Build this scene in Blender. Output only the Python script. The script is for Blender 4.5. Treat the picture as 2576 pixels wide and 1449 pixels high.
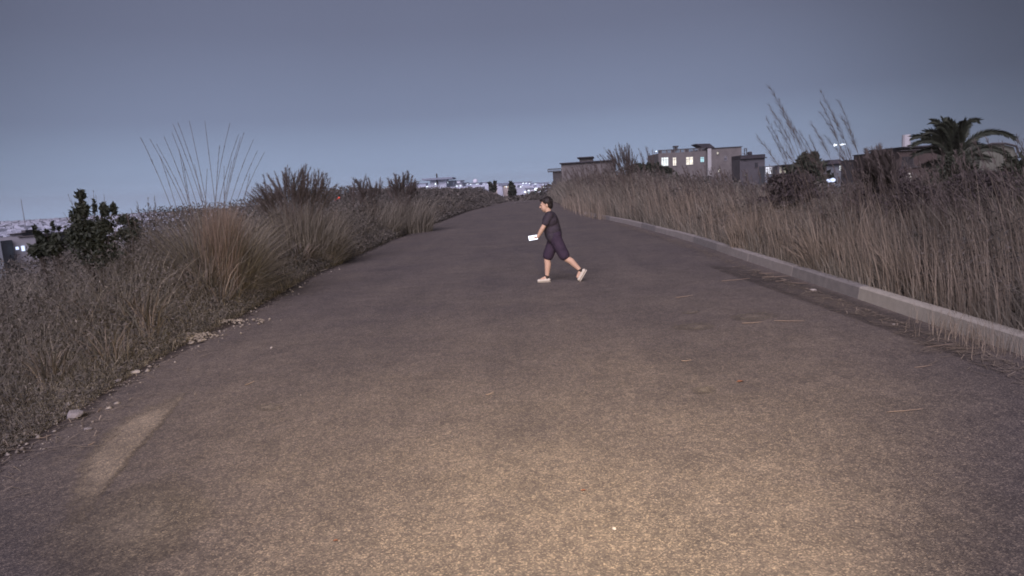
import bpy, bmesh, math, random
import numpy as np
from mathutils import Vector, Matrix
R = math.radians
random.seed(7)
rng = np.random.default_rng(11)
for o in list(bpy.data.objects): bpy.data.objects.remove(o)
scn = bpy.context.scene
col = scn.collection

# ------------------------------------------------------------------ camera
PW, PH, PF = 2576.0, 1449.0, 1678.0       # a 2576-pixel-wide view of the photograph, focal length in its pixels
ROLL = R(3.3); CAMH = 1.9
def unroll(px, py):
    dx, dy = px - PW/2, -(py - PH/2)
    c, s = math.cos(ROLL), math.sin(ROLL)
    return dx*c + dy*s, -dx*s + dy*c
_X, _Y = unroll(1333, 470)
PITCH = math.atan2(_Y, PF)
YAW = math.atan2(_X, PF*math.cos(PITCH) + _Y*math.sin(PITCH))
def ray(px, py):
    X, Y = unroll(px, py)
    y = PF*math.cos(PITCH) + Y*math.sin(PITCH); z = Y*math.cos(PITCH) - PF*math.sin(PITCH)
    c, s = math.cos(YAW), math.sin(YAW)
    return Vector((X*c - y*s, X*s + y*c, z))/PF
def G(px, py, z=0.0):
    """ground point seen at a pixel of the photograph"""
    r = ray(px, py); t = (z - CAMH)/r.z
    return Vector((r.x*t, r.y*t, z))
def D(px, py, d):
    """world point at forward distance d seen at a pixel"""
    r = ray(px, py); t = d/r.y
    return Vector((r.x*t, d, CAMH + r.z*t))
cd = bpy.data.cameras.new('camera'); cam = bpy.data.objects.new('camera', cd); col.objects.link(cam)
fwd = ray(PW/2, PH/2).normalized(); rgt = (ray(PW/2+100, PH/2) - ray(PW/2, PH/2)).normalized(); up = rgt.cross(fwd)
M = Matrix((rgt, up, -fwd)).transposed().to_4x4(); M.translation = (0, 0, CAMH)
cam.matrix_world = M
cd.sensor_width = 36; cd.lens = PF/PW*36; cd.clip_end = 6000; cd.clip_start = 0.05
scn.camera = cam

# ------------------------------------------------------------------ night sky, added fill sun, camera lamp, exposure
W = bpy.data.worlds.new('World'); scn.world = W; W.use_nodes = True
nt = W.node_tree; nt.nodes.clear(); N = nt.nodes.new; L = nt.links.new
out = N('ShaderNodeOutputWorld'); bg = N('ShaderNodeBackground'); L(bg.outputs[0], out.inputs[0])
tc = N('ShaderNodeTexCoord'); sep = N('ShaderNodeSeparateXYZ'); L(tc.outputs['Generated'], sep.inputs[0])
rmp = N('ShaderNodeValToRGB'); L(sep.outputs[2], rmp.inputs[0])
el = rmp.color_ramp.elements
el[0].position = 0.0; el[0].color = (.46, .60, .86, 1)
el[1].position = 1.0; el[1].color = (.095, .095, .14, 1)
for p, c in ((.035, (.315, .405, .585, 1)), (.11, (.208, .252, .378, 1)), (.22, (.155, .178, .270, 1)), (.40, (.122, .130, .195, 1))):
    e = el.new(p); e.color = c
dotn = N('ShaderNodeVectorMath'); dotn.operation = 'DOT_PRODUCT'; L(tc.outputs['Generated'], dotn.inputs[0])
ga = R(90+8); dotn.inputs[1].default_value = (math.cos(ga), math.sin(ga), 0.05)   # the town whose glow lights the sky
mr = N('ShaderNodeMapRange'); mr.interpolation_type = 'SMOOTHERSTEP'
mr.inputs[1].default_value = 0.66; mr.inputs[2].default_value = 1.0; mr.inputs[3].default_value = 0.36; mr.inputs[4].default_value = 1.0
L(dotn.outputs['Value'], mr.inputs[0])
nz = N('ShaderNodeTexNoise'); nz.inputs['Scale'].default_value = 2.2; nz.inputs['Detail'].default_value = 3; L(tc.outputs['Generated'], nz.inputs[0])
mr2 = N('ShaderNodeMapRange'); L(nz.outputs[0], mr2.inputs[0]); mr2.inputs[3].default_value = .93; mr2.inputs[4].default_value = 1.07
mm = N('ShaderNodeMath'); mm.operation = 'MULTIPLY'; L(mr.outputs[0], mm.inputs[0]); L(mr2.outputs[0], mm.inputs[1])
tint = N('ShaderNodeMix'); tint.data_type = 'RGBA'; tint.blend_type = 'MULTIPLY'; tint.inputs[0].default_value = 1
L(rmp.outputs[0], tint.inputs[6]); L(mm.outputs[0], tint.inputs[7])
sky = N('ShaderNodeTexSky'); sky.sky_type = 'NISHITA'; sky.sun_disc = False
sky.sun_elevation = R(-4); sky.sun_rotation = R(200)
skm = N('ShaderNodeMix'); skm.data_type = 'RGBA'; skm.blend_type = 'ADD'; skm.inputs[0].default_value = 0.05
L(tint.outputs[2], skm.inputs[6]); L(sky.outputs[0], skm.inputs[7])
L(skm.outputs[2], bg.inputs[0]); bg.inputs[1].default_value = 1.0

sd = bpy.data.lights.new('ambient_fill', 'SUN'); sun = bpy.data.objects.new('ambient_fill', sd); col.objects.link(sun)
sd.energy = 3.3; sd.angle = R(48); sd.color = (.94, .82, 1.04)  # added soft fill brightening road and grass, not a known moon
sun.rotation_euler = (R(55), 0, R(-12))
# warm lamp on a bracket beside and above the camera
pd = bpy.data.lights.new('camera_lamp', 'SPOT'); lamp = bpy.data.objects.new('camera_lamp', pd); col.objects.link(lamp)
pd.energy = 3250; pd.color = (1.0, .77, .52); pd.spot_size = R(78); pd.spot_blend = 1.0; pd.shadow_soft_size = .06
lamp.location = (.93, .09, 3.07)
aim = Vector((-.5, 7.3, 0)) - lamp.location
lamp.rotation_euler = aim.to_track_quat('-Z', 'Y').to_euler()
scn.view_settings.view_transform = 'Standard'; scn.view_settings.look = 'None'
scn.view_settings.exposure = 0; scn.view_settings.gamma = 1
scn.render.engine = 'CYCLES'; scn.cycles.filter_width = 1.8

# ------------------------------------------------------------------ helpers
def srgb(r, g, b):
    f = lambda v: ((v/255+.055)/1.055)**2.4 if v > 10 else v/255/12.92
    return (f(r), f(g), f(b), 1)
def mat(name, c1, c2=None, scale=3.0, rough=.85, bump=0.0, bscale=None, island=False, detail=6, spec=.25, transl=0.0, hi=None):
    m = bpy.data.materials.new(name); m.use_nodes = True; t = m.node_tree
    b = t.nodes['Principled BSDF']; b.inputs['Roughness'].default_value = rough
    b.inputs['Specular IOR Level'].default_value = spec
    if c2 is None: c2 = c1
    n = t.nodes.new
    tcn = n('ShaderNodeTexCoord')
    no = n('ShaderNodeTexNoise'); no.inputs['Scale'].default_value = scale; no.inputs['Detail'].default_value = detail
    no.inputs['Roughness'].default_value = .65
    t.links.new(tcn.outputs['Object'], no.inputs[0])
    fac = no.outputs[0]
    if island:
        ge = n('ShaderNodeNewGeometry'); ad = n('ShaderNodeMath'); ad.operation = 'ADD'
        ml = n('ShaderNodeMath'); ml.operation = 'MULTIPLY'; ml.inputs[1].default_value = .75
        t.links.new(ge.outputs['Random Per Island'], ml.inputs[0])
        m2 = n('ShaderNodeMath'); m2.operation = 'MULTIPLY'; m2.inputs[1].default_value = .45
        t.links.new(no.outputs[0], m2.inputs[0]); t.links.new(ml.outputs[0], ad.inputs[0]); t.links.new(m2.outputs[0], ad.inputs[1])
        fac = ad.outputs[0]
    cr = n('ShaderNodeValToRGB'); e = cr.color_ramp.elements
    lo, hi_ = (.05, 1.0) if island else (.32, .68)
    e[0].position = lo; e[0].color = (*c1[:3], 1); e[1].position = hi_; e[1].color = (*c2[:3], 1)
    if hi: k = e.new(.93); k.color = (*c2[:3], 1); e[-1].color = (*hi[:3], 1)
    t.links.new(fac, cr.inputs[0]); t.links.new(cr.outputs[0], b.inputs['Base Color'])
    if bump:
        nb = n('ShaderNodeTexNoise'); nb.inputs['Scale'].default_value = bscale or scale*8; nb.inputs['Detail'].default_value = 5
        t.links.new(tcn.outputs['Object'], nb.inputs[0])
        bp = n('ShaderNodeBump'); bp.inputs['Strength'].default_value = bump; bp.inputs['Distance'].default_value = .02
        t.links.new(nb.outputs[0], bp.inputs['Height']); t.links.new(bp.outputs[0], b.inputs['Normal'])
    if transl: b.inputs['Transmission Weight'].default_value = 0
    return m
def emit(name, c, s, var=0.0, scale=2.0):
    m = bpy.data.materials.new(name); m.use_nodes = True; t = m.node_tree; t.nodes.clear()
    o = t.nodes.new('ShaderNodeOutputMaterial'); e = t.nodes.new('ShaderNodeEmission')
    e.inputs[0].default_value = (*c[:3], 1); e.inputs[1].default_value = s
    if var:
        tcn = t.nodes.new('ShaderNodeTexCoord'); no = t.nodes.new('ShaderNodeTexNoise'); no.inputs['Scale'].default_value = scale
        mp = t.nodes.new('ShaderNodeMapRange'); mp.inputs[3].default_value = s*(1-var); mp.inputs[4].default_value = s*(1+var)
        mp.inputs[1].default_value = .3; mp.inputs[2].default_value = .7
        t.links.new(tcn.outputs['Object'], no.inputs[0]); t.links.new(no.outputs[0], mp.inputs[0]); t.links.new(mp.outputs[0], e.inputs[1])
    t.links.new(e.outputs[0], o.inputs[0]); return m
def tag(o, label=None, cat=None, group=None, kind=None):
    if label: o['label'] = label
    if cat: o['category'] = cat
    if group: o['group'] = group
    if kind: o['kind'] = kind
    return o
def empty(name, loc, rz=0, label=None, cat=None, group=None):
    o = bpy.data.objects.new(name, None); col.objects.link(o); o.location = loc; o.rotation_euler = (0, 0, rz)
    o.empty_display_size = .1
    return tag(o, label, cat, group)
def obj(name, me, m=None, parent=None, loc=None, smooth=False):
    if m is not None and len(me.materials) == 0: me.materials.append(m)
    if smooth: me.polygons.foreach_set('use_smooth', [True]*len(me.polygons))
    o = bpy.data.objects.new(name, me); col.objects.link(o)
    if parent: o.parent = parent
    if loc is not None: o.location = loc
    return o
def tri_mesh(name, v, f):
    v = np.asarray(v, dtype=np.float32).reshape(-1, 3); f = np.asarray(f, dtype=np.int32).reshape(-1, 3)
    me = bpy.data.meshes.new(name)
    me.vertices.add(len(v)); me.vertices.foreach_set('co', v.ravel())
    me.loops.add(f.size); me.loops.foreach_set('vertex_index', f.ravel())
    me.polygons.add(len(f)); me.polygons.foreach_set('loop_start', np.arange(0, f.size, 3, dtype=np.int32))
    try: me.polygons.foreach_set('loop_total', np.full(len(f), 3, dtype=np.int32))
    except Exception: pass
    me.update(calc_edges=True); me.validate(); return me
class MB:
    """collects boxes, tubes and blobs into one mesh"""
    def __init__(s): s.v = []; s.f = []
    def add(s, vs, fs):
        n = len(s.v); s.v += [tuple(p) for p in vs]; s.f += [tuple(i+n for i in q) for q in fs]; return s
    def box(s, x0, x1, y0, y1, z0, z1, top=None):
        t = top or (x0, x1, y0, y1)
        vs = [(x0, y0, z0), (x1, y0, z0), (x1, y1, z0), (x0, y1, z0), (t[0], t[2], z1), (t[1], t[2], z1), (t[1], t[3], z1), (t[0], t[3], z1)]
        return s.add(vs, [(3, 2, 1, 0), (4, 5, 6, 7), (0, 1, 5, 4), (1, 2, 6, 5), (2, 3, 7, 6), (3, 0, 4, 7)])
    def tube(s, pts, rad, n=6, cap=True):
        pts = [Vector(p) for p in pts]; k = len(pts)
        if not hasattr(rad, '__len__'): rad = [rad]*k
        vs = []; ref = None
        for i, p in enumerate(pts):
            d = (pts[min(i+1, k-1)] - pts[max(i-1, 0)]).normalized()
            if ref is None: ref = d.orthogonal().normalized()
            a = (ref - d*ref.dot(d)).normalized(); b = d.cross(a); ref = a
            for j in range(n):
                t = 2*math.pi*j/n; vs.append(p + (a*math.cos(t) + b*math.sin(t))*rad[i])
        fs = [(i*n+j, i*n+(j+1) % n, (i+1)*n+(j+1) % n, (i+1)*n+j) for i in range(k-1) for j in range(n)]
        if cap: fs += [tuple(range(n-1, -1, -1)), tuple((k-1)*n+j for j in range(n))]
        return s.add(vs, fs)
    def capsule(s, a, b, ra, rb, n=14, flat=None):
        a = Vector(a); b = Vector(b); d = (b-a); L_ = d.length
        d = d.normalized() if L_ > 1e-6 else Vector((0, 0, 1))
        u = d.orthogonal().normalized() if flat is None else (Vector(flat) - d*Vector(flat).dot(d)).normalized(); w = d.cross(u)
        rings = []
        for i in range(1, 5): t = math.pi/2*(1 - i/4); rings.append((a - d*ra*math.sin(t), ra*math.cos(t)))
        for i in range(0, 4): t = math.pi/2*i/4; rings.append((b + d*rb*math.sin(t), rb*math.cos(t)))
        vs = [a - d*ra]
        for c, r in rings:
            for j in range(n): q = 2*math.pi*j/n; vs.append(c + (u*math.cos(q) + w*math.sin(q))*r)
        vs.append(b + d*rb); fs = [(0, 1+(j+1) % n, 1+j) for j in range(n)]
        for i in range(len(rings)-1):
            for j in range(n): fs.append((1+i*n+j, 1+i*n+(j+1) % n, 1+(i+1)*n+(j+1) % n, 1+(i+1)*n+j))
        e = len(vs)-1; o_ = 1+(len(rings)-1)*n
        fs += [(o_+j, o_+(j+1) % n, e) for j in range(n)]
        return s.add(vs, fs)
    def ell(s, c, r, nu=16, nv=10, rot=None):
        vs = []; c = Vector(c)
        for i in range(nv+1):
            t = math.pi*i/nv
            for j in range(nu):
                p = 2*math.pi*j/nu
                q = Vector((r[0]*math.sin(t)*math.cos(p), r[1]*math.sin(t)*math.sin(p), r[2]*math.cos(t)))
                if rot: q = rot @ q
                vs.append(c+q)
        fs = [(i*nu+j, (i+1)*nu+j, (i+1)*nu+(j+1) % nu, i*nu+(j+1) % nu) for i in range(nv) for j in range(nu)]
        return s.add(vs, fs)
    def mesh(s, name):
        me = bpy.data.meshes.new(name); me.from_pydata(s.v, [], s.f); me.update(); me.validate(); return me
    def build(s, name, m, parent=None, loc=None, smooth=False): return obj(name, s.mesh(name), m, parent, loc, smooth)
def rock(name, r, m, seed, loc, flat=.6, label=None, cat='stone', group=None, sub=2):
    bm = bmesh.new(); bmesh.ops.create_icosphere(bm, subdivisions=sub, radius=1)
    rr = random.Random(seed); ks = [(Vector((rr.gauss(0, 1), rr.gauss(0, 1), rr.gauss(0, 1))).normalized(), rr.uniform(.55, .95)) for _ in range(9)]
    for v in bm.verts:
        for k, d in ks:                         # planes chip the ball into a broken stone
            e = v.co.dot(k) - d
            if e > 0: v.co -= k*e
        v.co.z *= flat; v.co.x *= 1.25; v.co *= r
        v.co += Vector((rr.uniform(-1, 1), rr.uniform(-1, 1), rr.uniform(-1, 1)))*r*.03
    me = bpy.data.meshes.new(name); bm.to_mesh(me); bm.free()
    o = obj(name, me, m, loc=loc); o.rotation_euler = (rr.uniform(-.2, .2), rr.uniform(-.2, .2), rr.uniform(0, 6))
    return tag(o, label, cat, group)

# ------------------------------------------------------------------ ground and road outlines
LY = [-6, 2, 4.6, 6, 8, 10.8, 16, 28, 60, 97, 300]
LX = [-4.15, -4.15, -4.2, -4.38, -4.75, -4.9, -5.45, -5.85, -5.8, -3.3, -3.3]
RY = [-6, 20.5, 29, 40, 60, 97, 300]
RX = [4.68, 4.72, 4.35, 3.35, 2.9, 2.3, 2.3]
xl = lambda y: np.interp(y, LY, LX)
xr = lambda y: np.interp(y, RY, RX)
def sm(t): t = np.clip(t, 0, 1); return t*t*(3-2*t)
def hgt(x, y):
    x = np.asarray(x, float); y = np.asarray(y, float)
    dl = np.maximum(0, xl(y) - x - .3); dr = np.maximum(0, x - xr(y) - .15)
    near = 1 - sm((y-14)/10)
    z = -near*(.10*np.minimum(dl, 5) + .22*np.clip(dl-5, 0, 18)) - (1-near)*(.10*np.clip(dl-6, 0, 60))
    z = z + np.where(dr > 0, .10*sm(dr/.3) - .12*np.clip(dr-14, 0, 30), 0)
    z = z + (.05*np.sin(x*1.7+y*.9) + .04*np.sin(x*.8-y*2.1))*sm(np.maximum(dl, dr)/2)
    far = np.clip(y-97, 0, None)
    return z - np.minimum(13, far*.02 + .0022*far**2)*1.0
def H1(x, y): return float(hgt(x, y))

m_dirt = mat('dark_earth', (.050, .042, .040), (.095, .080, .070), scale=1.3, bump=.8, bscale=14)
xs = np.unique(np.concatenate([np.linspace(-14, 14, 113), np.sign(np.linspace(-1, 1, 61))*14*np.exp(np.abs(np.linspace(-1, 1, 61))*5.2)]))
ys = np.concatenate([np.linspace(-25, 40, 150), 40*np.exp(np.linspace(.02, 4.6, 90))])
gx, gy = np.meshgrid(xs, ys); gz = hgt(gx, gy)
nx, ny = len(xs), len(ys)
idx = np.arange(nx*ny).reshape(ny, nx)
a, b, c, d = idx[:-1, :-1].ravel(), idx[:-1, 1:].ravel(), idx[1:, 1:].ravel(), idx[1:, :-1].ravel()
g = obj('ground', tri_mesh('ground', np.stack([gx, gy, gz], -1), np.concatenate([np.stack([a, b, c], 1), np.stack([a, c, d], 1)])), m_dirt, smooth=True)
tag(g, kind='structure')

# asphalt: worn, dusty, with pale aggregate
def asphalt(name, c_lo, c_hi, edge=False, speck=1.0):
    m = bpy.data.materials.new(name); m.use_nodes = True; t = m.node_tree; n = t.nodes.new; l = t.links.new
    b = t.nodes['Principled BSDF']; b.inputs['Roughness'].default_value = .8; b.inputs['Specular IOR Level'].default_value = .3
    tcn = n('ShaderNodeTexCoord'); P = tcn.outputs['Object']
    def noise(s, det=5, ro=.6):
        q = n('ShaderNodeTexNoise'); q.inputs['Scale'].default_value = s; q.inputs['Detail'].default_value = det; q.inputs['Roughness'].default_value = ro; l(P, q.inputs[0]); return q.outputs[0]
    def ramp(f, a0, a1, p0, p1):
        q = n('ShaderNodeValToRGB'); q.color_ramp.elements[0].position = p0; q.color_ramp.elements[1].position = p1
        q.color_ramp.elements[0].color = (*a0, 1); q.color_ramp.elements[1].color = (*a1, 1); l(f, q.inputs[0]); return q.outputs[0]
    def mul(a_, b_, typ='MULTIPLY', f=1.0):
        q = n('ShaderNodeMix'); q.data_type = 'RGBA'; q.blend_type = typ; q.inputs[0].default_value = f; l(a_, q.inputs[6]); l(b_, q.inputs[7]); return q.outputs[2]
    base = ramp(noise(.42, 7, .68), c_lo, c_hi, .36, .64)
    mid = ramp(noise(3.5, 5, .7), (.86, .86, .86), (1.12, 1.12, 1.12), .3, .7)
    cc = mul(base, mid)
    mpg = n('ShaderNodeMapping'); mpg.inputs['Scale'].default_value = (1.1, .10, 1); l(P, mpg.inputs[0])
    trk = n('ShaderNodeTexNoise'); trk.inputs['Scale'].default_value = 1.0; trk.inputs['Detail'].default_value = 4; l(mpg.outputs[0], trk.inputs[0])
    cc = mul(cc, ramp(trk.outputs[0], (.93, .93, .935), (1.07, 1.065, 1.05), .35, .65))
    cc = mul(cc, ramp(noise(1.1, 8, .78), (.89, .89, .89), (1.09, 1.085, 1.07), .36, .60))
    vo = n('ShaderNodeTexVoronoi'); vo.inputs['Scale'].default_value = 120; l(P, vo.inputs[0])
    sp = n('ShaderNodeSeparateColor'); l(vo.outputs['Color'], sp.inputs[0])
    st = n('ShaderNodeValToRGB'); e = st.color_ramp.elements
    e[0].position = 0; e[0].color = (.60, .58, .60, 1); e[1].position = 1; e[1].color = (2.1, 2.0, 1.75, 1)
    for p_, v_ in ((.35, (.80, .80, .80, 1)), (.72, (1.05, 1.03, 1.0, 1)), (.90, (1.55, 1.5, 1.38, 1))): k = e.new(p_); k.color = v_
    l(sp.outputs[0], st.inputs[0])
    cc = mul(cc, st.outputs[0], 'MULTIPLY', speck)
    v2 = n('ShaderNodeTexVoronoi'); v2.inputs['Scale'].default_value = 30; l(P, v2.inputs[0])
    s2 = n('ShaderNodeSeparateColor'); l(v2.outputs['Color'], s2.inputs[0])
    cc = mul(cc, ramp(s2.outputs[1], (.88, .88, .88), (1.2, 1.18, 1.12), .1, .97))
    l(cc, b.inputs['Base Color'])
    bp = n('ShaderNodeBump'); bp.inputs['Strength'].default_value = .6; bp.inputs['Distance'].default_value = .004
    ad = n('ShaderNodeMath'); ad.operation = 'ADD'; l(vo.outputs['Distance'], ad.inputs[0]); l(noise(160, 3), ad.inputs[1])
    l(ad.outputs[0], bp.inputs['Height']); l(bp.outputs[0], b.inputs['Normal'])
    if edge:
        at = n('ShaderNodeAttribute'); at.attribute_name = 'edge'
        nn = noise(edge[0], 8, .75); m1 = n('ShaderNodeMath'); m1.operation = 'SUBTRACT'; l(at.outputs['Fac'], m1.inputs[0]); l(nn, m1.inputs[1])
        mp = n('ShaderNodeMapRange'); mp.inputs[1].default_value = -min(edge[1], .25); mp.inputs[2].default_value = edge[1]; mp.clamp = True
        l(m1.outputs[0], mp.inputs[0]); l(mp.outputs[0], b.inputs['Alpha'])
    return m
m_road = asphalt('worn_asphalt', (.118, .106, .104), (.152, .135, .122), edge=(2.6, .06))
m_sand = asphalt('pale_sand', (.205, .180, .150), (.265, .235, .195), edge=(7.0, .22), speck=.9)
m_dust = asphalt('dust_film', (.165, .148, .130), (.20, .18, .155), edge=(3.0, .6), speck=.9)
ry = np.concatenate([np.arange(-6, 30, .25), np.arange(30, 130, 1.0)])
us = np.array([-.12, 0, .12, .35, .6, .8, .95, 1.0]); vv = []; ea = []
for y in ry:
    a_, b_ = float(xl(y))-.35, float(xr(y))
    # across the road: metres from the ragged left edge
    for k in (0, .25, .6, 1.0, 3, 5, 7): 
        x = min(a_+k, b_-.05); vv.append((x, y, max(H1(x, y), -99)+.012)); ea.append(min(1.2, k/.8))
    vv.append((b_+.02, y, H1(a_+2, y)+.012)); ea.append(1.2)
q = 8; ff = []
for i in range(len(ry)-1):
    for j in range(q-1):
        A = i*q+j; ff += [(A, A+1, A+q+1), (A, A+q+1, A+q)]
me = tri_mesh('road', vv, ff); me.attributes.new('edge', 'FLOAT', 'POINT').data.foreach_set('value', np.array(ea, dtype=np.float32))
tag(obj('road', me, m_road), kind='structure')

def patch(name, pix, m, z=.018, fall=.25, world=None):
    """a thin irregular sheet on the road, its rim faded by the 'edge' attribute"""
    pts = world or [G(*p) for p in pix]; c_ = sum(pts, Vector())/len(pts)
    # smooth closed outline
    P_ = []
    n_ = len(pts)
    for i in range(n_):
        p0, p1, p2, p3 = pts[i-1], pts[i], pts[(i+1) % n_], pts[(i+2) % n_]
        for t in np.linspace(0, 1, 7)[:-1]:
            P_.append(.5*((2*p1) + (p2-p0)*t + (2*p0-5*p1+4*p2-p3)*t*t + (3*p1-p0-3*p2+p3)*t**3))
    vs = [(c_.x, c_.y, z)]; ed = [1.1]; k = len(P_)
    for s_, e_ in ((.35, .9), (.75, .55), (1.22, 0.0)):
        for p in P_: v = c_ + (p-c_)*s_; vs.append((v.x, v.y, z)); ed.append(e_)
    fs = [(0, 1+i, 1+(i+1) % k) for i in range(k)]
    for r_ in range(2):
        o_ = 1+r_*k
        for i in range(k): j = (i+1) % k; fs += [(o_+i, o_+k+i, o_+k+j), (o_+i, o_+k+j, o_+j)]
    me = tri_mesh(name, vs, fs); me.attributes.new('edge', 'FLOAT', 'POINT').data.foreach_set('value', np.array(ed, dtype=np.float32))
    return tag(obj(name, me, m), kind='structure')
patch('sand_patch', [(470, 990), (400, 1010), (300, 1060), (225, 1130), (175, 1210), (150, 1300), (200, 1320), (270, 1240), (340, 1150), (405, 1080), (445, 1030)], m_sand)
patch('dust_patch', [(1690, 822), (1760, 812), (1805, 822), (1770, 834), (1700, 834)], m_dust)
patch('dust_patch', [(1720, 786), (1760, 782), (1755, 791), (1715, 794)], m_dust, z=.019)
patch('dust_patch', [(1840, 795), (1930, 785), (1960, 800), (1900, 812), (1840, 808)], m_dust)
patch('dust_patch', [(640, 1025), (700, 1020), (715, 1032), (660, 1038)], m_dust)
patch('dust_patch', [(1740, 980), (1790, 974), (1800, 990), (1750, 996)], m_dust)
patch('dust_patch', [(60, 1360), (400, 1200), (560, 1260), (420, 1440), (150, 1480)], m_dust, z=.014)
patch('dirt_patch', [(380, 770), (560, 790), (640, 800), (520, 850), (380, 900), (300, 960), (270, 930), (330, 850)], asphalt('loose_dirt', (.075, .064, .055), (.12, .10, .085), edge=(3, .4)), z=.022)
patch('dirt_patch', [(1760, 660), (1950, 690), (2200, 770), (2420, 860), (2560, 960), (2400, 900), (2100, 790), (1850, 700)], asphalt('gutter_dirt', (.085, .075, .07), (.125, .11, .10), edge=(2.5, .5)), z=.017)

# ------------------------------------------------------------------ kerb, stone by stone
m_kerb = mat('kerb_concrete', (.33, .31, .28), (.42, .39, .35), scale=7, bump=.5, bscale=60)
m_kerb2 = mat('paler_kerb_concrete', (.44, .415, .345), (.53, .50, .42), scale=8, bump=.5, bscale=60)
m_kerb3 = mat('greyer_kerb_concrete', (.24, .228, .215), (.33, .312, .285), scale=6, bump=.5, bscale=60)
kerb = empty('kerb', (4.70, 10, 0)); tag(kerb, kind='structure')
KY = [-1.2, 1.3, 3.6, 5.8, 9.72]
y = 9.72
while y < 41: y += 2.5 if y < 28 else 4.0; KY.append(y)
KH = .20
for i in range(len(KY)-1):
    y0, y1 = KY[i]+.004, KY[i+1]-.004; x0, x1 = float(xr(y0)), float(xr(y1))
    k = MB(); n_ = 6; j = [random.uniform(-.006, .006) for _ in range(2)]
    vs = []
    for t in range(n_+1):
        u = t/n_; X = x0+(x1-x0)*u+j[0]; Y = y0+(y1-y0)*u; Z = KH+j[1]+random.uniform(-.003, .003)
        vs += [(X-.03, Y, -.05), (X, Y, Z-.02), (X+.02, Y, Z), (X+.15, Y, Z-.002), (X+.16, Y, -.05)]
    fs = [(a_*5+b_, (a_+1)*5+b_, (a_+1)*5+(b_+1) % 5, a_*5+(b_+1) % 5) for a_ in range(n_) for b_ in range(5)] + [(0, 1, 2, 3, 4), tuple(n_*5+q_ for q_ in (4, 3, 2, 1, 0))]
    k.add([(a_-4.70, b_-10, c_) for a_, b_, c_ in vs], fs)
    km = m_kerb2 if i == 3 else [m_kerb, m_kerb3, m_kerb][i % 3]
    o = k.build('kerb_stone', km, kerb)
    if i == 3: o['label'] = 'paler kerb stone behind the dry grass tuft'

# ------------------------------------------------------------------ vegetation generators
def blades(base, h, lean, dirn, width, seg=3, droop=0.0):
    """flat tapering blades: base (n,3), h, lean (horizontal reach), dirn (angle), width"""
    n = len(base); rows = []
    dx, dy = np.cos(dirn), np.sin(dirn); fx = rng.uniform(0, 2*np.pi, n); sx, sy = np.cos(fx), np.sin(fx)
    for k in range(seg+1):
        t = k/seg
        cx = base[:, 0] + dx*lean*t**1.8; cy = base[:, 1] + dy*lean*t**1.8
        cz = base[:, 2] + h*(t - droop*t**3)
        w = width*(1-t)**.6*.5 if k < seg else width*0
        rows.append((np.stack([cx-sx*w, cy-sy*w, cz], 1), np.stack([cx+sx*w, cy+sy*w, cz], 1)))
    V = []
    for k in range(seg): V += [rows[k][0], rows[k][1]]
    V.append(rows[seg][0]); V = np.stack(V, 1)                # n, 2seg+1, 3
    m_ = 2*seg+1; F_ = []
    for k in range(seg-1): a_ = 2*k; F_ += [(a_, a_+1, a_+3), (a_, a_+3, a_+2)]
    a_ = 2*(seg-1); F_.append((a_, a_+1, a_+2)); F_ = np.array(F_)
    return V.reshape(-1, 3), (F_[None] + (np.arange(n)*m_)[:, None, None]).reshape(-1, 3)
def leaves(c, size, elong=2.0):
    """n small pointed leaves as two triangles each, at points c"""
    n = len(c); a_ = rng.normal(size=(n, 3)); a_ /= np.linalg.norm(a_, axis=1)[:, None]
    b_ = np.cross(a_, rng.normal(size=(n, 3))); b_ /= np.linalg.norm(b_, axis=1)[:, None]
    s_ = np.asarray(size).reshape(-1, 1)*rng.uniform(.6, 1.3, (n, 1)); A = a_*s_*elong*.5; B = b_*s_*.5
    V = np.stack([c-A, c-B*.9, c+A, c+B*.9], 1); F_ = np.array([(0, 1, 2), (0, 2, 3)])
    return V.reshape(-1, 3), (F_[None] + (np.arange(n)*4)[:, None, None]).reshape(-1, 3)
def join(parts):
    V = []; F_ = []; k = 0
    for v, f in parts: V.append(v); F_.append(f+k); k += len(v)
    return np.concatenate(V), np.concatenate(F_)
def bez(p0, p1, p2, n): return [p0*(1-t)**2 + p1*2*t*(1-t) + p2*t*t for t in np.linspace(0, 1, n)]
def stem_pts(base, tip, bend, n=7):
    base = np.array(base, float); tip = np.array(tip, float)
    c_ = np.array([base[0]+(tip[0]-base[0])*(.5-bend), base[1]+(tip[1]-base[1])*(.5-bend), base[2]+(tip[2]-base[2])*.6])
    return bez(base, c_, tip, n)
def strip_tube(pts, r0, r1):
    """three-sided stem"""
    pts = np.array(pts); n = len(pts); V = []
    for i, p in enumerate(pts):
        r_ = r0+(r1-r0)*i/(n-1)
        for j in range(3): a_ = 2*np.pi*j/3; V.append(p + np.array([np.cos(a_)*r_, np.sin(a_)*r_, 0]))
    F_ = []
    for i in range(n-1):
        for j in range(3): A, B = i*3+j, i*3+(j+1) % 3; F_ += [(A, B, B+3), (A, B+3, A+3)]
    return np.array(V), np.array(F_)
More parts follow.
